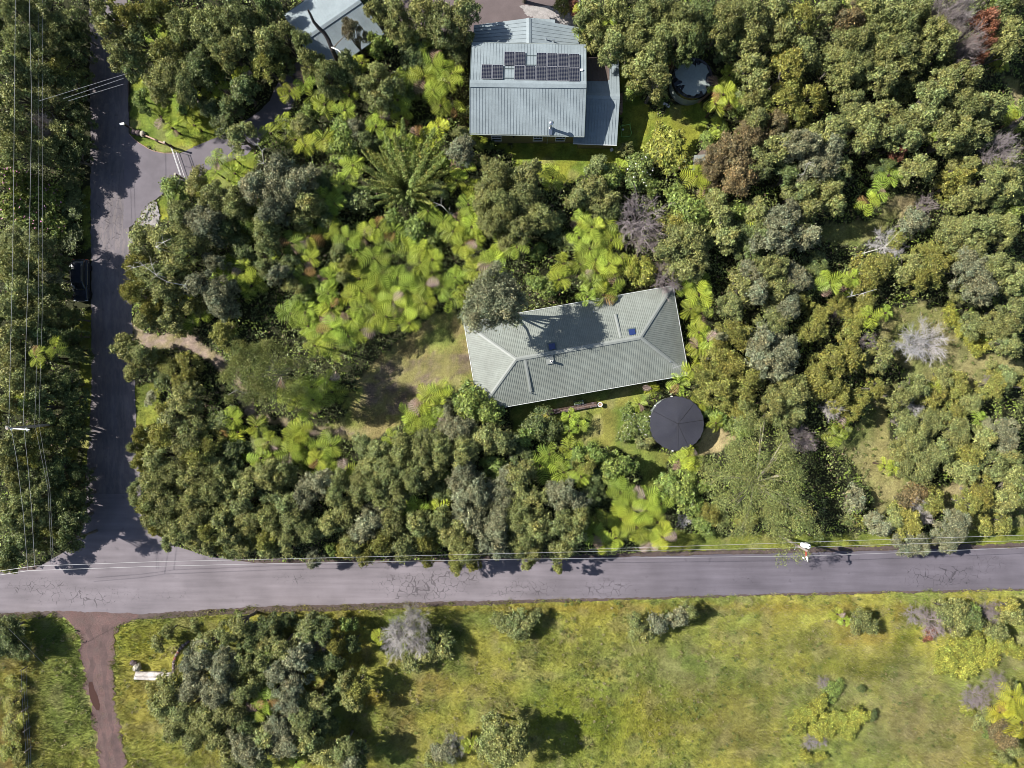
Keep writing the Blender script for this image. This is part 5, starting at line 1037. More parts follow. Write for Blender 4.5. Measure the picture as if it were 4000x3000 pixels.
plants(2, 1, '''f 440 60;f 540 30 70;f 560 110 75;f 620 60;f 500 170;f 590 250 75 4.5;f 650 190;f 440 170 70 4.5;f 700 150;f 380 100;f 480 270 55 4.5;f 620 120;f 700 60 70;f 330 60;f 300 160;f 1200 180 75;f 1190 260 75;f 1250 240 70;f 1140 350;f 1230 370 75;f 1150 420;f 1280 330;f 1190 500;f 1250 560 65;f 1180 600;
f 1200 660;f 1160 740;f 1120 790;f 1060 830 55 3;f 1100 860;f 1260 480 60;f 1270 180;f 1100 200 55 3;f 900 860 45 2;f 940 890 45 2;f 375 1040 50 2.2;f 400 1080 50 2.2;f 430 1100 45 2;f 370 1130 45 2;f 820 960 45 2;f 840 1010 45 2;f 1080 1320 60 2.5;f 1130 1290 60 2.5;f 1170 1330 60 2.5;f 1100 1370 55 2.5;f 1150 1380 50 2.5;
f 240 1280 75;f 310 1300 80;f 180 1360 85;f 150 1330;f 330 1390 70;f 380 1250 65;f 210 1430 70;f 290 1360;f 420 1230 60;f 690 1520 80;f 740 1550 80;f 640 1550 70;f 850 1560 75;f 900 1590 75;f 780 1620 80;f 860 1640 75;f 960 1600 60;f 1220 950 50 2.5;f 1310 1080 45 2;f 260 1220;f 440 1420;
v 870 100 100 4.5;v 790 80 70 4.5;o 1130 90 110 6;o 1190 60 90 6;g 250 200 80 4;g 170 170 70 4;l 1010 160 85 6;l 990 90 60 5;o 1500 200 100 6;s 1560 110 90 6;o 1440 310 100 5;s 1350 520 65 5;s 1430 525 40 4;s 1600 230 90 7;y 1330 660 120 6;y 1480 500 110 6;y 1250 780 100 5;y 1420 700 130 6;y 1560 790 120 6;
y 1350 880 130 6;y 1500 930 110 6;s 1620 540 110 7;s 1620 680 110 7;y 1480 1000 90 5;g 1350 1050 60 2.5;g 1500 1120 80 2;g 1410 1090 55 2;g 1260 1010 50 2;h 790 1090 80 2.5;h 860 1090 80 2.5;o 870 1190 70 2;g 760 1000 50 2;h 740 1150 60 2;g 860 1040 50 2;g 80 1180 90 3.5;d 170 1090 100 3.5;d 60 1300 90 4;d 260 1120 80 3;
o 60 1420 110 7;o 30 1540 110 7;o 130 1600 110 7;s 320 1550 130 7;s 420 1600 100 6;d 520 1560 90 5;g 640 1370 110 5;g 730 1370 85 5;y 480 1370 100 5;g 430 1310 80 4;g 560 1290 80 5;d 540 1440 90 4;g 1100 1530 140 4;g 1030 1480 80 3.5;g 1160 1440 70 3;y 1330 560 80 5;y 1240 900 50 3;
j 1625 1490 400 8;g 1180 1620 90 3;g 1240 1500 60 3''')
plants(3, 1, '''o 60 60 120 7;s 190 130 120 6;o 90 200 110 6;d 330 80 110 4;y 660 100 140 5;y 760 60 100 5;y 1080 80 140 6;y 1000 130 110 6;o 940 70 90 6;s 1340 60 140 7;o 1500 60 130 7;o 1610 140 110 7;s 1400 180 140 7;o 1280 220 80 5;o 1600 350 110 6;o 1540 450 120 6;o 1580 560 100 6;o 1340 440 90 4;
v 1190 380 70 1.5;v 1250 460 60 1.5;v 1430 540 80 1.5;v 1350 580 60 1.5;v 1320 520 60 1.5;w 940 570 110 3;w 1050 550 120 3;s 130 330 120 6;y 210 290 80 4;o 60 430 120 6;y 310 480 100 5;y 350 380 80 5;y 570 380 90 4;y 650 310 80 4;y 480 300 70 4;y 540 480 80 3;l 660 550 62 3;l 470 370 50 3;
s 100 620 150 7;s 60 730 110 7;o 740 660 100 5;y 430 690 130 6;y 560 640 120 6;y 340 800 120 6;y 430 850 110 6;y 600 930 90 5;y 720 860 70 5;o 170 880 140 7;o 60 960 120 7;w 430 990 60 5;y 480 900 90 6;o 170 1030 100 6;l 220 1180 85 4;l 270 1210 60 3.5;y 560 1000 80 5;o 980 850 100 5;o 880 910 90 5;
y 1080 900 120 4;w 950 950 80 3.5;y 1250 850 100 4;o 1140 810 90 4;y 1480 850 110 4;o 1560 800 80 4;o 1330 950 90 4;y 1220 1020 90 4;o 1060 1080 120 4;o 900 1080 100 4;o 1230 1130 130 5;o 1410 1180 100 5;o 960 1200 120 5;s 1440 1110 60 4;s 1560 1170 120 5;o 860 1260 70 4;o 1030 1330 130 5;
o 1130 1270 100 5;o 900 1350 80 4;y 1330 1300 120 5;o 1300 1400 100 5;o 1480 1360 110 5;o 1590 1300 90 5;o 1600 1420 100 5;y 1400 1540 120 5;o 1560 1560 110 5;y 1330 1610 90 5;s 580 1590 85 3.5;b 960 1550 100 3;y 1080 1590 90 3;w 970 1590 50 3;y 860 1640 60 2.5;o 1460 700 40 1.5;l 1450 800 40 1.5;
f 350 190 75 4;f 290 230 75 4;f 340 250 70 4;f 390 170 60 4;f 520 210 60 3;f 620 400 65 4;f 640 450 60 4;f 590 370;f 480 1110 60 2.5;f 410 1160 55 2.5;f 470 1150 50 2.5;f 730 1350 45 2;f 780 1380 45 2;f 710 1390 45 2;f 1050 860 50 3;f 1360 1070 60 3;f 1340 1030 50 3;f 1290 20 50;f 760 370 50 2.5;f 520 150 50 3''')
plants(0, 2, '''o 60 40 110 8;o 190 40 90 8;y 330 120 80 5;d 130 160 110 6;y 250 190 90 4;d 60 260 90 6;d 430 190 90 7;o 20 340 80 6;d 430 60 100 6;y 400 130 60 4;o 1050 60 120 7;o 1150 120 100 7;o 1250 60 130 7;y 1350 120 110 7;o 1430 60 110 7;o 1470 160 100 7;o 1500 240 55 5;o 1600 60 120 7;y 1600 150 90 5;
d 20 820 140 4.2;d -90 900 150 4.5;d 60 760 80 3;o 1010 850 55 3;o 1070 790 50 3.5;o 1260 740 50 4;o 1340 870 100 5;o 1460 800 80 6;o 1560 740 100 6;d 1620 850 90 5;s 1230 990 100 6;s 1300 940 110 6;s 1430 1010 130 7;o 1560 980 120 6;o 980 1140 50 4;o 1090 1180 110 6;s 1230 1130 120 6;s 1380 1190 140 7;o 1050 1300 100 6;
o 1180 1330 130 6;o 1330 1360 130 6;o 1470 1310 120 6;o 1110 1430 100 6;o 1250 1450 120 6;o 1400 1480 110 6;o 1560 1180 120 6;s 1560 1500 120 6;s 1600 1600 110 7;o 1500 1630 100 6;d 1590 1380 100 5;y 60 1250 60 1.6;y 60 1420 80 1.6;v 40 1560 70 1.4;y 110 1600 50 1.4;v 80 1120 60 1.4;v 130 1350 45 1.2''')
plants(0, 2, '''o 970 50 85 6.5;y 1010 110 70 5.5;o 1090 190 75 5;o 1240 190 80 5.5;o 1340 220 75 5;o 1570 230 80 5;y 1430 240 60 4''')
plants(0, 1, '''o 880 1540 80 6;y 930 1640 80 6.5;o 860 1240 50 5''')
plants(1, 2, '''o 60 240 70 5;g 480 250 50 3;y 560 270 60 4;o 80 50 120 7;o 230 40 130 7;o 330 110 120 7;o 200 180 90 6;y 60 180 100 6;o 470 100 110 7;o 560 20 100 7;s 690 110 110 7;o 600 220 85 6;s 760 50 100 7;o 880 90 120 7;y 820 210 110 7;o 940 220 110 7;y 700 280 80 5;y 1090 200 90 6;s 370 310 62 4;y 1100 320 50 4;o 1050 90 110 7;o 1180 60 90 7;o 1290 120 130 7;
s 1400 60 130 7;s 1560 100 130 8;o 1350 230 120 7;s 1480 200 100 7;s 1570 230 100 7;y 1300 330 80 5;y 1400 350 60 5;g 1200 150 80 5;f 1100 10 80;f 1170 0 75;f 1030 40 70;f 980 50;
d 100 740 95 5;d 40 760 80 5;o 60 850 90 5;d 200 710 60 4;o 320 780 100 5;d 430 780 90 5;l 400 850 70 4;y 510 870 75 5;g 590 740 60 4;o 160 890 100 6;s 250 950 110 6;o 30 970 90 6;s 130 1040 110 6;s 240 1100 100 6;d 380 990 100 4;d 490 960 80 4;y 650 1150 100 5;o 620 1240 80 5;o 570 1120 80 5;s 200 1250 120 6;
s 130 1380 120 6;o 280 1350 120 6;o 380 1280 100 5;d 430 1400 100 4;s 180 1510 120 6;o 60 1470 110 6;o 330 1490 110 6;o 560 1560 90 6;o 620 1520 80 6;d 660 1600 90 5;o 460 1600 100 5;s 620 1620 80 6;o 20 1620 90 6;d 480 1200 80 3;d 620 870 60 4;
w 940 770 125 5;w 1030 720 90 5.5;w 900 870 90 4.5;w 1050 870 80 4.5;o 1010 970 90 3;o 1190 870 95 3.5;d 1140 780 60 3;o 1090 930 80 3;o 1640 740 85 3;o 1570 700 50 2.5;s 1230 1560 100 4;w 1290 1530 60 4;o 1560 1450 110 6;o 1500 1540 100 6;o 1620 1560 170 8;o 1500 1480 80 6;o 1150 1620 60 3;
f 1390 1500 60 3;f 800 800 45 1.8;f 790 850 40 1.6;f 60 880 70;f 20 860;f 100 1190 65;f 120 1140;f 260 1620 50 3;f 30 1250''')
plants(2, 2, '''o 60 60 130 8;o 60 190 120 7;o 170 100 120 8;o 300 80 130 8;o 400 140 110 8;o 330 240 100 6;o 130 260 85 6;o 100 340 50 5;o 300 370 40 5;o 440 50 90 8;f 590 190;f 800 20 75;f 960 10 75;f 800 90 75;f 860 130 80;f 880 180 70;f 960 150 70;f 1000 100 70;f 940 60;f 560 60 75;f 620 120 75;f 700 40 75;f 520 130 70;f 660 150;f 560 0 75;f 730 110 60;
g 1240 70 90 3;w 1120 50 50 1.6;y 1480 70 50 2;o 1380 60 50 2;y 1300 20 80 4;y 1560 60 60 3;
o 60 730 100 3;o 130 700 60 2.5;o 20 790 60 2.5;o 800 720 60 3;o 870 790 70 3;s 960 740 85 3;s 1090 690 75 3.5;o 1170 650 55 3.5;o 790 790 50 2.5;o 40 1450 80 7''')
plants(3, 2, '''o 60 20 90 6;y 250 70 40 2;o 530 60 50 2;y 600 60 60 2;s 730 90 90 4;y 930 60 110 4;o 830 60 90 4;w 1030 40 45 3;s 1220 110 130 5;s 930 210 100 4;s 1180 220 80 4;y 1540 70 80 2.5;y 1400 60 80 2;y 870 130 70 3;s 1010 240 60 4;
o 610 710 75 2.6;o 660 750 65 2.4;f 440 655 40 1.2;f 490 700 35 1.2;l 960 670 65 2;l 1080 720 90 2.5;l 1150 740 60 2.2;r 1060 790 50 1.2;o 1230 650 100 3;o 1140 620 60 2.5;o 1260 750 80 3;d 1330 700 80 3;l 1420 680 80 2;l 1480 640 60 2;g 1350 640 50 2;o 1500 780 80 3;o 1600 690 80 3;y 1580 620 60 2.5;
v 1270 900 110 1.2;v 1180 960 90 1.2;v 1360 870 90 1.2;v 1300 1020 80 1.2;v 1430 960 70 1.2;v 1500 860 80 1.2;v 1610 910 65 1.2;v 1550 850 60 1.2;v 1120 1000 60 1.0;l 1480 1120 80 1.6;l 1350 1190 70 1.4;o 1620 1180 60 2;l 1300 1240 50 1.2;l 1400 1250 60 1.4;o 1410 1350 70 2;b 1570 1470 90 3;o 1620 1440 70 2.5;b 1480 1430 60 2;
v 1290 1280 55 1;g 1440 1430 45 1.2;l 1500 1390 50 1.6;e 1545 1175 70 2.4;e 1490 1290 65 2;e 1610 1340 85 2.4;e 1540 1240 60 2.2;o 1600 1540 70 2.5;o 1530 1600 60 2;
v 250 1320 80 1.3;v 330 1260 70 1.3;v 200 1400 60 1.3;v 380 1390 85 1.4;v 470 1350 70 1.3;v 570 1340 80 1.3;v 320 1430 60 1.2;v 520 1420 70 1.2;v 640 1330 45 1;l 280 1500 50 .9;l 350 1480 45 .9;v 250 1590 50 1;v 340 1590 45 1;v 1480 1620 50 1.2;v 1560 1640 50 1.2;g 430 1160 70 .9;l 360 1110 40 .8;d 610 1150 30 .8;d 680 1330 40 1''')
def west_h(k, sx, sy, h):      # the shade these trees throw ends on the side road: that fixes how tall they can be
    if sx > 345 or sy > 2020: return h
    e = -52.2 if 715 < sy < 960 else -46.2
    return min(h+1.5, max(2.0, ((2000-sx)*H/F+e)/((2000-sx)/F+1.15)))
PL = [(k, sx, sy, r, west_h(k, sx, sy, h)) for k, sx, sy, r, h in PL]
PL = [(k, sx, sy, r, 5.2 if k == 'f' and 1220 < sx < 1420 and 1250 < sy < 1620 else h) for k, sx, sy, r, h in PL]
# neighbours just outside the frame, so the edges of the wood do not stop at the picture
for i in range(20):
    sx = random.choice([-90, -70, 4080]) if i % 3 else random.uniform(0, 4000); sy = random.uniform(-50, 2000) if i % 3 else -110
    PL.append((random.choice('dys'), sx, sy, random.uniform(100, 130), random.uniform(7, 9)))

# ---------------------------------------------------------------- labels: kind + place relative to something one can find
LM = [('driveway gate', 709, 645), ('white mailbox', 495, 500), ('parked black car', 318, 1098), ('left power pole', 60, 1672), ('right power pole', 3110, 2125), ('white fallen log', 600, 2640), ('red puddle', 368, 2720),
      ('covered lawn tank', 2645, 1655), ('shaded upper tank', 2713, 293), ('solar panel house', 2060, 340), ('long hip-roofed house', 2240, 1360), ('top-left metal roof', 1300, 100), ('pale meadow dead tree', 3590, 1340), ('field bleached tree', 1590, 2470),
      ('feathery green tree', 1590, 680), ('left wispy tree', 1010, 1460), ('right wispy tree', 2984, 1917), ('brown-grey clearing', 1600, 1450), ('green goal frame', 2446, 510), ('gravel side drive', 730, 1330), ('pink-flowered shrubs', 110, 770),
      ('rust-red crown', 3860, 80), ('white flower pot', 2342, 1580), ('top-right photo corner', 4000, 0), ('bottom-right photo corner', 4000, 3000), ('top-left photo corner', 0, 0), ('right photo edge', 4000, 1100), ('lilac leafless tree', 2500, 870), ('road crack patch', 1650, 2290),
      ('road junction', 480, 2130), ('bottom edge middle', 2000, 3000), ('lone round field bush', 3380, 2440), ('tall grey house tree', 1950, 1180)]
NTH = ['', ', second nearest', ', third nearest', ', fourth nearest', ', fifth nearest', ', sixth nearest', ', seventh nearest', ', eighth nearest', ', ninth nearest', ', tenth nearest', ', eleventh nearest', ', twelfth nearest', ', thirteenth nearest', ', fourteenth nearest', ', fifteenth nearest', ', sixteenth nearest', ', seventeenth nearest', ', eighteenth nearest', ', nineteenth nearest', ', twentieth nearest']
def direction(dx, dy):
    a = math.degrees(math.atan2(-dy, dx)) % 360
    return ['right of', 'up-right of', 'above', 'up-left of', 'left of', 'down-left of', 'below', 'down-right of'][int((a+22.5)//45) % 8]
INFO = {   # kind: (object name, category, adjective, group, colour, size class)
 'o': ('broadleaf_tree', 'tree', 'grey-green leafy tree', 'grey-green trees of the wood', (.215, .232, .078)),
 'd': ('dark_green_tree', 'tree', 'dark green shaded tree', 'dark green trees of the wood', (.12, .15, .048)),
 'y': ('yellow_green_tree', 'tree', 'olive-yellow leafy tree', 'olive-yellow trees', (.24, .24, .058)),
 's': ('silver_leaved_tree', 'tree', 'silvery grey-leaved tree', 'silvery trees', (.215, .222, .125)),
 'b': ('brown_green_tree', 'tree', 'brownish-green leafy tree', 'brownish trees', (.19, .15, .07)),
 'n': ('broadleaf_tree', 'tree', 'tree with leaning dark trunk', 'brownish trees', (.16, .14, .08)),
 'g': ('green_shrub', 'shrub', 'bright green leafy shrub', 'bright green shrubs', (.18, .235, .055)),
 'q': ('flowering_shrub', 'shrub', 'yellow-green pink-flowered shrub', 'pink-flowered shrubs', (.17, .21, .04)),
 'h': ('flowering_shrub', 'shrub', 'shrub with scattered pale flowers', 'flowering garden shrubs', (.15, .19, .05)),
 'v': ('yellow_shrub', 'shrub', 'yellow-lime low shrub', 'yellow-lime shrubs', (.26, .27, .05)),
 'r': ('rust_tree', 'tree', 'rust-red leafy crown', 'rust-red crowns', (.24, .105, .06)),
 'l': ('bare_tree', 'tree', 'bare lilac-grey twiggy tree', 'bare twiggy trees', (.25, .21, .205)),
 'w': ('dead_tree', 'tree', 'bleached white dead tree', 'bleached dead trees', (.42, .4, .39)),
 'f': ('tree_fern', 'fern', 'yellow-green tree fern', 'tree ferns', (.30, .37, .048)),
 'e': ('tree_fern', 'fern', 'large yellow tree fern', 'tree ferns', (.36, .36, .04)),
 'i': ('wispy_tree', 'tree', 'broad wispy olive tree', 'wispy trees', (.21, .235, .075)),
 'j': ('wispy_tree', 'tree', 'huge wispy round tree', 'wispy trees', (.20, .225, .07))}
lab_count = {}; order = []
for i, (k, sx, sy, r, h) in enumerate(PL):
    L_ = min(LM, key=lambda l: math.hypot(sx-l[1], sy-l[2])); dd = math.hypot(sx-L_[1], sy-L_[2]); d_ = direction(sx-L_[1], sy-L_[2]) if dd > 40 else 'beside'
    small = k in 'odysb' and h <= 3.6
    noun = INFO[k][2].replace('leafy tree', 'bush').replace('shaded tree', 'bush').replace('leaved tree', 'leaved bush') if small else INFO[k][2]
    if k in 'ods' and r >= 125 and not small: noun = 'large '+noun
    order.append((noun, d_, L_[0], dd, i))
order.sort(); LAB = {}
for noun, d_, l_, dd, i in order:
    c = lab_count.get((noun, d_, l_), 0); lab_count[(noun, d_, l_)] = c+1; LAB[i] = f'{noun} {d_} the {l_}{NTH[min(c, 19)]}'
def vary(c, a=.12, warm=.05):
    v = random.uniform(1-a, 1+a); w_ = random.uniform(-warm, warm); return (c[0]*v*(1+w_), c[1]*v, c[2]*v*(1-w_))
def add_part(name, me, parent, color=None, sc3=None, loc=None, rot=None, label=None):
    o = bpy.data.objects.new(name, me); C.objects.link(o); o.parent = parent
    if color: o.color = (*color, 1)
    if sc3: o.scale = sc3
    if loc: o.location = loc
    if rot: o.rotation_euler = rot
    if label: o['label'] = label
    return o
mats_flower = {}
def flowers(n, Rr, Hh, col, seed):
    g = np.random.default_rng(seed); a = g.uniform(0, 6.28, n); q = np.sqrt(g.random(n))*.85; p = np.stack([Rr*q*np.cos(a), Rr*q*np.sin(a), Hh*(1-.4*q*q)+g.uniform(-.2, .1, n)], -1)
    return npmesh('blossoms', leaf_quads(p, unit(g.normal(size=(n, 3))*.4+np.array((0, 0, 1))), g.uniform(.05, .1, n), .8), 4, np.tile(np.array(col), (n*4, 1)))
FL = [flowers(30, 1.9, 4.0, (.9, .3, .6), 5), flowers(26, 1.9, 4.0, (1, 1, .95), 6)]
for f in FL: f.materials.append(M['flower'])
M['flower'].node_tree.nodes['RGB'].outputs[0].default_value = (.7, .7, .7, 1)
def rest_of(keys, small=False):
    ids = [i for i, p in enumerate(PL) if p[0] in keys and 0 < p[1] < 4000 and p[2] > 0 and not (p[0] in 'odysb' and p[4] <= 3.6)]
    ids.sort(key=lambda i: -PL[i][3]*(1+.1*random.random())); return set(ids[298:])
REST = rest_of('o'); DROP = set()
kept = []
for i, p in enumerate(PL):        # ferns need room for their fronds to read singly
    if p[0] != 'f' or i in DROP: continue
    if any(abs(p[1]-a) < 47 and math.hypot(p[1]-a, p[2]-b) < (47 if p[4] > 3 else 34) for a, b in kept): DROP.add(i)
    else: kept.append((p[1], p[2]))
DROP |= {i for i in rest_of('f') if PL[i][4] > 3} if len(kept) > 300 else set()
def mesh_arrays(me):
    co_ = np.empty(len(me.vertices)*3, np.float32); me.vertices.foreach_get('co', co_); tn = np.empty(len(me.vertices)*4, np.float32); me.color_attributes['tint'].data.foreach_get('color', tn)
    return co_.reshape(-1, 3), tn.reshape(-1, 4)[:, :3]
JOIN = {'f': [], 'o': []}
from mathutils import Matrix, Euler
def join_add(key, me, mtx, colr):
    co_, tn = mesh_arrays(me); m4 = np.array(mtx); JOIN[key].append((co_ @ m4[:3, :3].T+m4[:3, 3], tn*np.array(colr)))
for i in sorted(REST):
    k, sx, sy, r, h = PL[i]; Rm = r/1.659*(H-h)/F; colr = vary(INFO[k][4], .2, .1); px_, py_, _ = P(sx, sy, h*.82)
    if k == 'f':
        for j in range(7):
            a = 2*math.pi*j/7+random.uniform(-.35, .35); s = Rm*1.38*random.uniform(.82, 1.12)
            join_add('f', random.choice(FR), Matrix.Translation((px_, py_, h-.03*j)) @ Euler((random.uniform(-.3, .3), random.uniform(-.35, .2), a)).to_matrix().to_4x4() @ Matrix.Diagonal((s, s, s, 1)), vary(colr, .12, .08))
    else:
        v_ = random.choice(VAR['mid']); s = Rm/v_[2]*1.12
        join_add('o', v_[0], Matrix.Translation((px_, py_, 0)) @ Matrix.Rotation(random.uniform(0, 6.28), 4, 'Z') @ Matrix.Diagonal((s, s, h/v_[3], 1)), colr)
for key, nm_, mt_ in (('f', 'fern_thicket', M['frond']), ('o', 'small_tree_crowns', M['leaf'])):
    if JOIN[key]: obj(nm_, npmesh(nm_, np.concatenate([a for a, b in JOIN[key]]), 4, np.concatenate([b for a, b in JOIN[key]])), mt_, kind='stuff', color=(1, 1, 1))
for i, (k, sx, sy, r, h) in enumerate(PL):
    if i in REST or i in DROP: continue
    nm, cat, adj, grp, colr = INFO[k]; Rm = r/1.659*(H-h)/F
    t = bpy.data.objects.new(nm, None); C.objects.link(t); t.empty_display_size = .3
    if k in 'odysb' and h <= 3.6: t.name = 'bush'; cat = 'bush'; grp = grp.replace('trees', 'bushes')
    t['label'] = LAB[i]; t['category'] = cat; t['group'] = grp
    t.location = P(sx, sy, h*.82)[:2]+(-.05 if k not in 'fe' else 0,); t.rotation_euler.z = random.uniform(0, 6.283)
    if k in 'fe':
        big = Rm*(1.42 if k == 'f' else 1.5); nf = random.randint(5, 7); hh = h*random.uniform(.8, 1.35)
        add_part('trunk', FT, t, sc3=(1, 1, hh)); base_c = vary(colr, .3, .1)
        for j in range(nf):
            a = 2*math.pi*j/nf+random.uniform(-.35, .35); s = big*random.uniform(.82, 1.12); c = vary(base_c, .2, .06)
            if random.random() < .06: c = random.choice([(.3, .2, .15), (.28, .17, .06), (.38, .28, .25)])
            add_part('frond', random.choice(FR), t, c, (s, s, s*random.uniform(.6, 1.5)), (0, 0, hh-.09*j), (random.uniform(-.3, .3), random.uniform(-.35, .2), a))
        continue
    if k in 'lw':
        me_, R0, H0 = random.choice(TW if k == 'l' else TWW)
        add_part('branches', me_, t, vary(colr, .12, .04), (Rm/R0*1.1, Rm/R0*1.1, h/H0)); continue
    if k in 'ij':
        me_, tm_, R0, H0 = VAR['wispy'][0 if k == 'i' else 1]
    elif k in 'ody' and 170 < sx < 345 and sy < 2010: me_, tm_, R0, H0 = random.choice(VAR['fine'])
    elif k == 's' and r > 200: me_, tm_, R0, H0 = VAR['huge'][0]
    elif k in 'vgqh': me_, tm_, R0, H0 = random.choice(VAR['broad'] if k != 'v' or r > 80 else VAR['small'])
    elif k == 'y': me_, tm_, R0, H0 = random.choice(VAR['fine'] if h > 3.6 else VAR['small'])
    elif h <= 3.6: me_, tm_, R0, H0 = random.choice(VAR['small'])
    elif Rm > 2.1: me_, tm_, R0, H0 = random.choice(VAR['big'])
    else: me_, tm_, R0, H0 = random.choice(VAR['mid'])
    sxy = Rm/R0*(1.08 if k not in 'ij' else 1.08)
    a_, b_ = sxy*random.uniform(.93, 1.1), sxy*random.uniform(.93, 1.1)
    add_part('trunk', tm_, t, sc3=(a_, b_, h/H0)); add_part('crown', me_, t, vary(colr, .16, .02 if k in 'sv' else .045), (a_, b_, h/H0))
    if k in 'qh': add_part('blossoms', FL[0 if k == 'q' else 1], t, sc3=(a_, b_, h/H0))
# the feathery tree: plumes fanning up and out of one foot
pt_ = thing('feathery_tree', P(1596, 760, 0), 'bright green feathery tree with long plumes fanning out amid the tree ferns', 'tree')
g = random.Random(4); base_p = Vector(pt_.location)
def plume_mesh(L, seed):
    gg = np.random.default_rng(seed); n = 900; t = gg.random(n)**.8; wd = .05+.30*np.sin(np.pi*np.clip(t*.9+.08, 0, 1))**.8; a = gg.uniform(0, 6.28, n); q = np.sqrt(gg.random(n))
    p = np.stack([wd*q*np.cos(a), wd*q*np.sin(a), t*L], -1); v = gg.uniform(.6, 1.5, n); br = gg.random(n) < .12
    tt = np.stack([v*np.where(br, 1.5, 1), v, v], -1)
    nn = unit(gg.normal(size=(n, 3))*.8+np.array((0, 0, .6)))
    me = npmesh('plume', leaf_quads(p, nn, gg.uniform(.06, .13, n), .4), 4, np.repeat(tt, 4, 0)); me.materials.append(M['leaf']); return me
PM = [plume_mesh(1.0*5.4, s) for s in range(5)]
obj('trunk', tube('trunk', [(0, 0, -.3), (0, 0, 1.6)], [.2, .14], 8), M['bark'], pt_)
for j in range(58):
    a = 2*math.pi*j*.618; up_s = .5+.5*math.sin(a); tilt = .15+(.55+.6*up_s)*math.sqrt((j+.5)/58); s = random.uniform(.85, 1.3)*(.75+.5*up_s)
    add_part('plume', PM[j % 5], pt_, vary((.22, .27, .07), .15, .1), (s, s, s), (.3*math.cos(a), .3*math.sin(a), 1.3), (0, tilt, a))
# leaning dark trunk across the top-left roof
tt_ = thing('leaning_tree', P(1330, 260, 0), 'leafless dark leaning trunk with pale side branch crossing the top-left roof', 'tree'); b0 = Vector(tt_.location)
pp = [Vector(P(1100+x/5.53, y/5.53, z))-b0 for x, y, z in ((1300, 1500, 1.5), (1190, 1280, 5.5), (1090, 1060, 7.6), (1010, 860, 8.4), (930, 720, 9), (800, 600, 9.6), (690, 470, 10.2), (630, 330, 10.8), (570, 215, 11.3))]
obj('trunk', tube('trunk', pp, [.3, .27, .25, .24, .22, .2, .16, .13, .1], 9), mat('dark_bark', (.035, .028, .026), .95, noise=(6, .4)), tt_)
bp_ = [Vector(P(1100+x/5.53, y/5.53, z))-b0 for x, y, z in ((1080, 1020, 7.9), (1150, 1050, 8.3), (1220, 1080, 8.5), (1280, 1150, 8.5))]
obj('branch', tube('branch', bp_, [.07, .06, .045, .02], 5), M['dead'], tt_, color=(.8, .78, .76))
bp_ = [Vector(P(1100+x/5.53, y/5.53, z))-b0 for x, y, z in ((1100, 1060, 7.6), (1200, 940, 8.6), (1320, 820, 9.2), (1450, 720, 9.4))]
obj('branch', tube('branch', bp_, [.1, .08, .05, .03], 5), M['bark'], tt_)
# bleached snag branches poking out of the crowns beside the side road
for i, (pts, lab) in enumerate((
    ([(1012, 1150, 6), (1010, 1120, 8), (990, 70, 8.6), (975, 0, 9)], ''),)): pass
def snag(ci, ri, pts, lab, r=.045):
    W_ = [Vector(P(*K(ci, ri, x, y), z)) for x, y, z in pts]; r = min(r, .055); b0 = Vector((W_[0].x, W_[0].y, 0))
    o = thing('dead_limb', tuple(b0), lab, 'branch', 'bare pale limbs above the crowns')
    ps = [Vector((0, 0, 0))]+[p-b0 for p in W_]; obj('limb', tube('limb', ps, [r*1.6]+[r*(1-.7*j/(len(W_)-1)) for j in range(len(W_))], 6), M['dead'], o, color=(.42, .4, .37))
    gg = random.Random(len(lab))
    for j in range(1, len(ps)-1):
        for q in range(3):
            e = ps[j]+Vector((gg.uniform(-1, 1), gg.uniform(-1, 1), gg.uniform(-.1, .6)))*.9; obj('twig', tube('twig', [ps[j], ps[j].lerp(e, .5)+Vector((0, .08, .08)), e], [r*.4, r*.3, r*.1], 4), M['dead'], o, color=(.55, .53, .5))
snag(0, 1, [(1200, 190, 7.5), (1090, 170, 8.6), (1015, 130, 9.2), (985, 60, 9.5), (970, 0, 9.6)], 'pale forked bare limb reaching up over crowns right of the parked car')
snag(0, 1, [(1010, 120, 8.5), (930, 60, 9.4), (870, 75, 9.5), (815, 65, 9.5)], 'short pale bare limb pointing left towards the side road')
snag(0, 0, [(1010, 1600, 8), (1060, 1570, 9.2), (1110, 1545, 9.6)], 'curved white bare limb below the driveway lawn', .09)
snag(1, 0, [(50, 1060, 6), (40, 980, 8.0), (10, 940, 8.6), (-40, 910, 8.8)], 'pale forked branch arching over the driveway bend')
snag(1, 0, [(1250, 1380, 3), (1200, 1330, 5), (1150, 1310, 5.2)], 'fallen grey limb below the feathery green tree', .06)
snag(3, 0, [(230, 1130, 6), (260, 1060, 8.8), (310, 1080, 9.2)], 'pale limb in a dark gap of the upper right wood')
snag(3, 0, [(620, 1640, 2), (760, 1600, 3.4), (850, 1500, 4.0)], 'long bleached bare limb lying over shrubs left of the right meadow', .09)
snag(3, 1, [(540, 260, 3.5), (620, 240, 4.6), (705, 215, 4.8)], 'pale weathered limb above yellow-green shrubs up-left of the meadow', .1)
snag(1, 1, [(60, 740, 8.6), (140, 710, 9.3), (210, 740, 9.4)], 'forked pale limb in the middle of the left wispy tree', .1)
snag(1, 1, [(-60, 890, 8.4), (-130, 870, 9.2), (-180, 900, 9.2)], 'pale limbs at the lower left of the left wispy tree', .09)

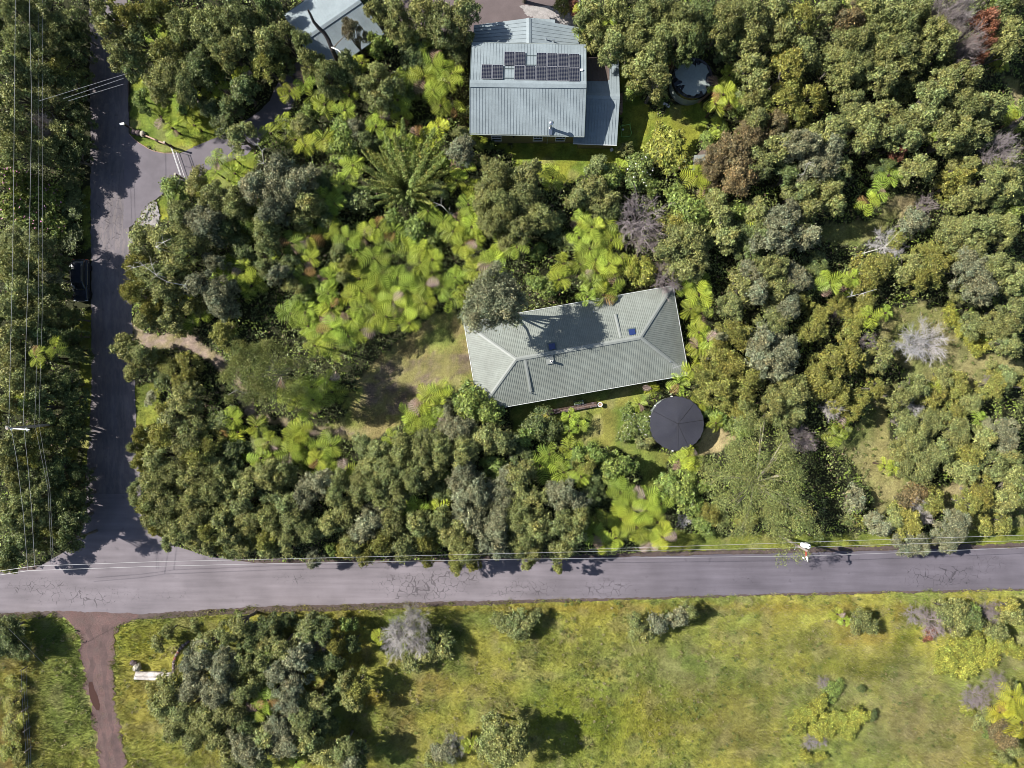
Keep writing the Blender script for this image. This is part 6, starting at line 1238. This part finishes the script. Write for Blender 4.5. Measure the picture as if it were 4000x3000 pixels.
# ---------------------------------------------------------------- undergrowth (leafy mass on the forest floor)
n = 330000; x = rng.uniform(-72, 72, n); y = rng.uniform(-26, 56, n); s_ = y > -26
col, gd, fo = zone_color(x, y); sx_ = 2000+x*F/H; sy_ = 1500-y*F/H
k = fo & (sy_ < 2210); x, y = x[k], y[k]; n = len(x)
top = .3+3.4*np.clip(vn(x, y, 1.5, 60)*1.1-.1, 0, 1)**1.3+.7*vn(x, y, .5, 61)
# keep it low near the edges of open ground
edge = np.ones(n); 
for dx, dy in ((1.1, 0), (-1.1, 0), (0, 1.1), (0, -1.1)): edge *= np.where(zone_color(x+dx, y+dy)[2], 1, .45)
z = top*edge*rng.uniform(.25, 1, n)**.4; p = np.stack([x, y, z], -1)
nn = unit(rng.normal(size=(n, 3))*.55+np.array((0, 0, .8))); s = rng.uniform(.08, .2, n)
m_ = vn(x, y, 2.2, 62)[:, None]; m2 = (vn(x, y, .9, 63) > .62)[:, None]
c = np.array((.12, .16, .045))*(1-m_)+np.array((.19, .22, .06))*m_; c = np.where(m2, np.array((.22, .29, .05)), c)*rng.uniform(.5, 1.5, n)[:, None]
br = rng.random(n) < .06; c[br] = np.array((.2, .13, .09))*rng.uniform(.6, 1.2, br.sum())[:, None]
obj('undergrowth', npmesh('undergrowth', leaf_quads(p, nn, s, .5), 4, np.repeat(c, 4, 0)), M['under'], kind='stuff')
# potted and box plants
for loc, r_, nn_, parent_lab in ((tuple(Pn(668, 157, .6)), .5, 500, 'green seedlings filling the oblong planter box'),):
    g_ = np.random.default_rng(2); p = np.stack([g_.uniform(-.5, .5, nn_), g_.uniform(-.2, .2, nn_), g_.uniform(0, .25, nn_)], -1); v = g_.uniform(.6, 1.5, nn_)
    me_ = npmesh('seedlings', leaf_quads(p, unit(g_.normal(size=(nn_, 3))+np.array((0, 0, .6))), g_.uniform(.03, .07, nn_)), 4, np.repeat(np.stack([v*.1, v*.15, v*.04], -1), 4, 0))
    o = obj('seedlings', me_, M['under'], label=parent_lab, cat='plant', kind=None); o.location = loc; o.rotation_euler.z = R(8)
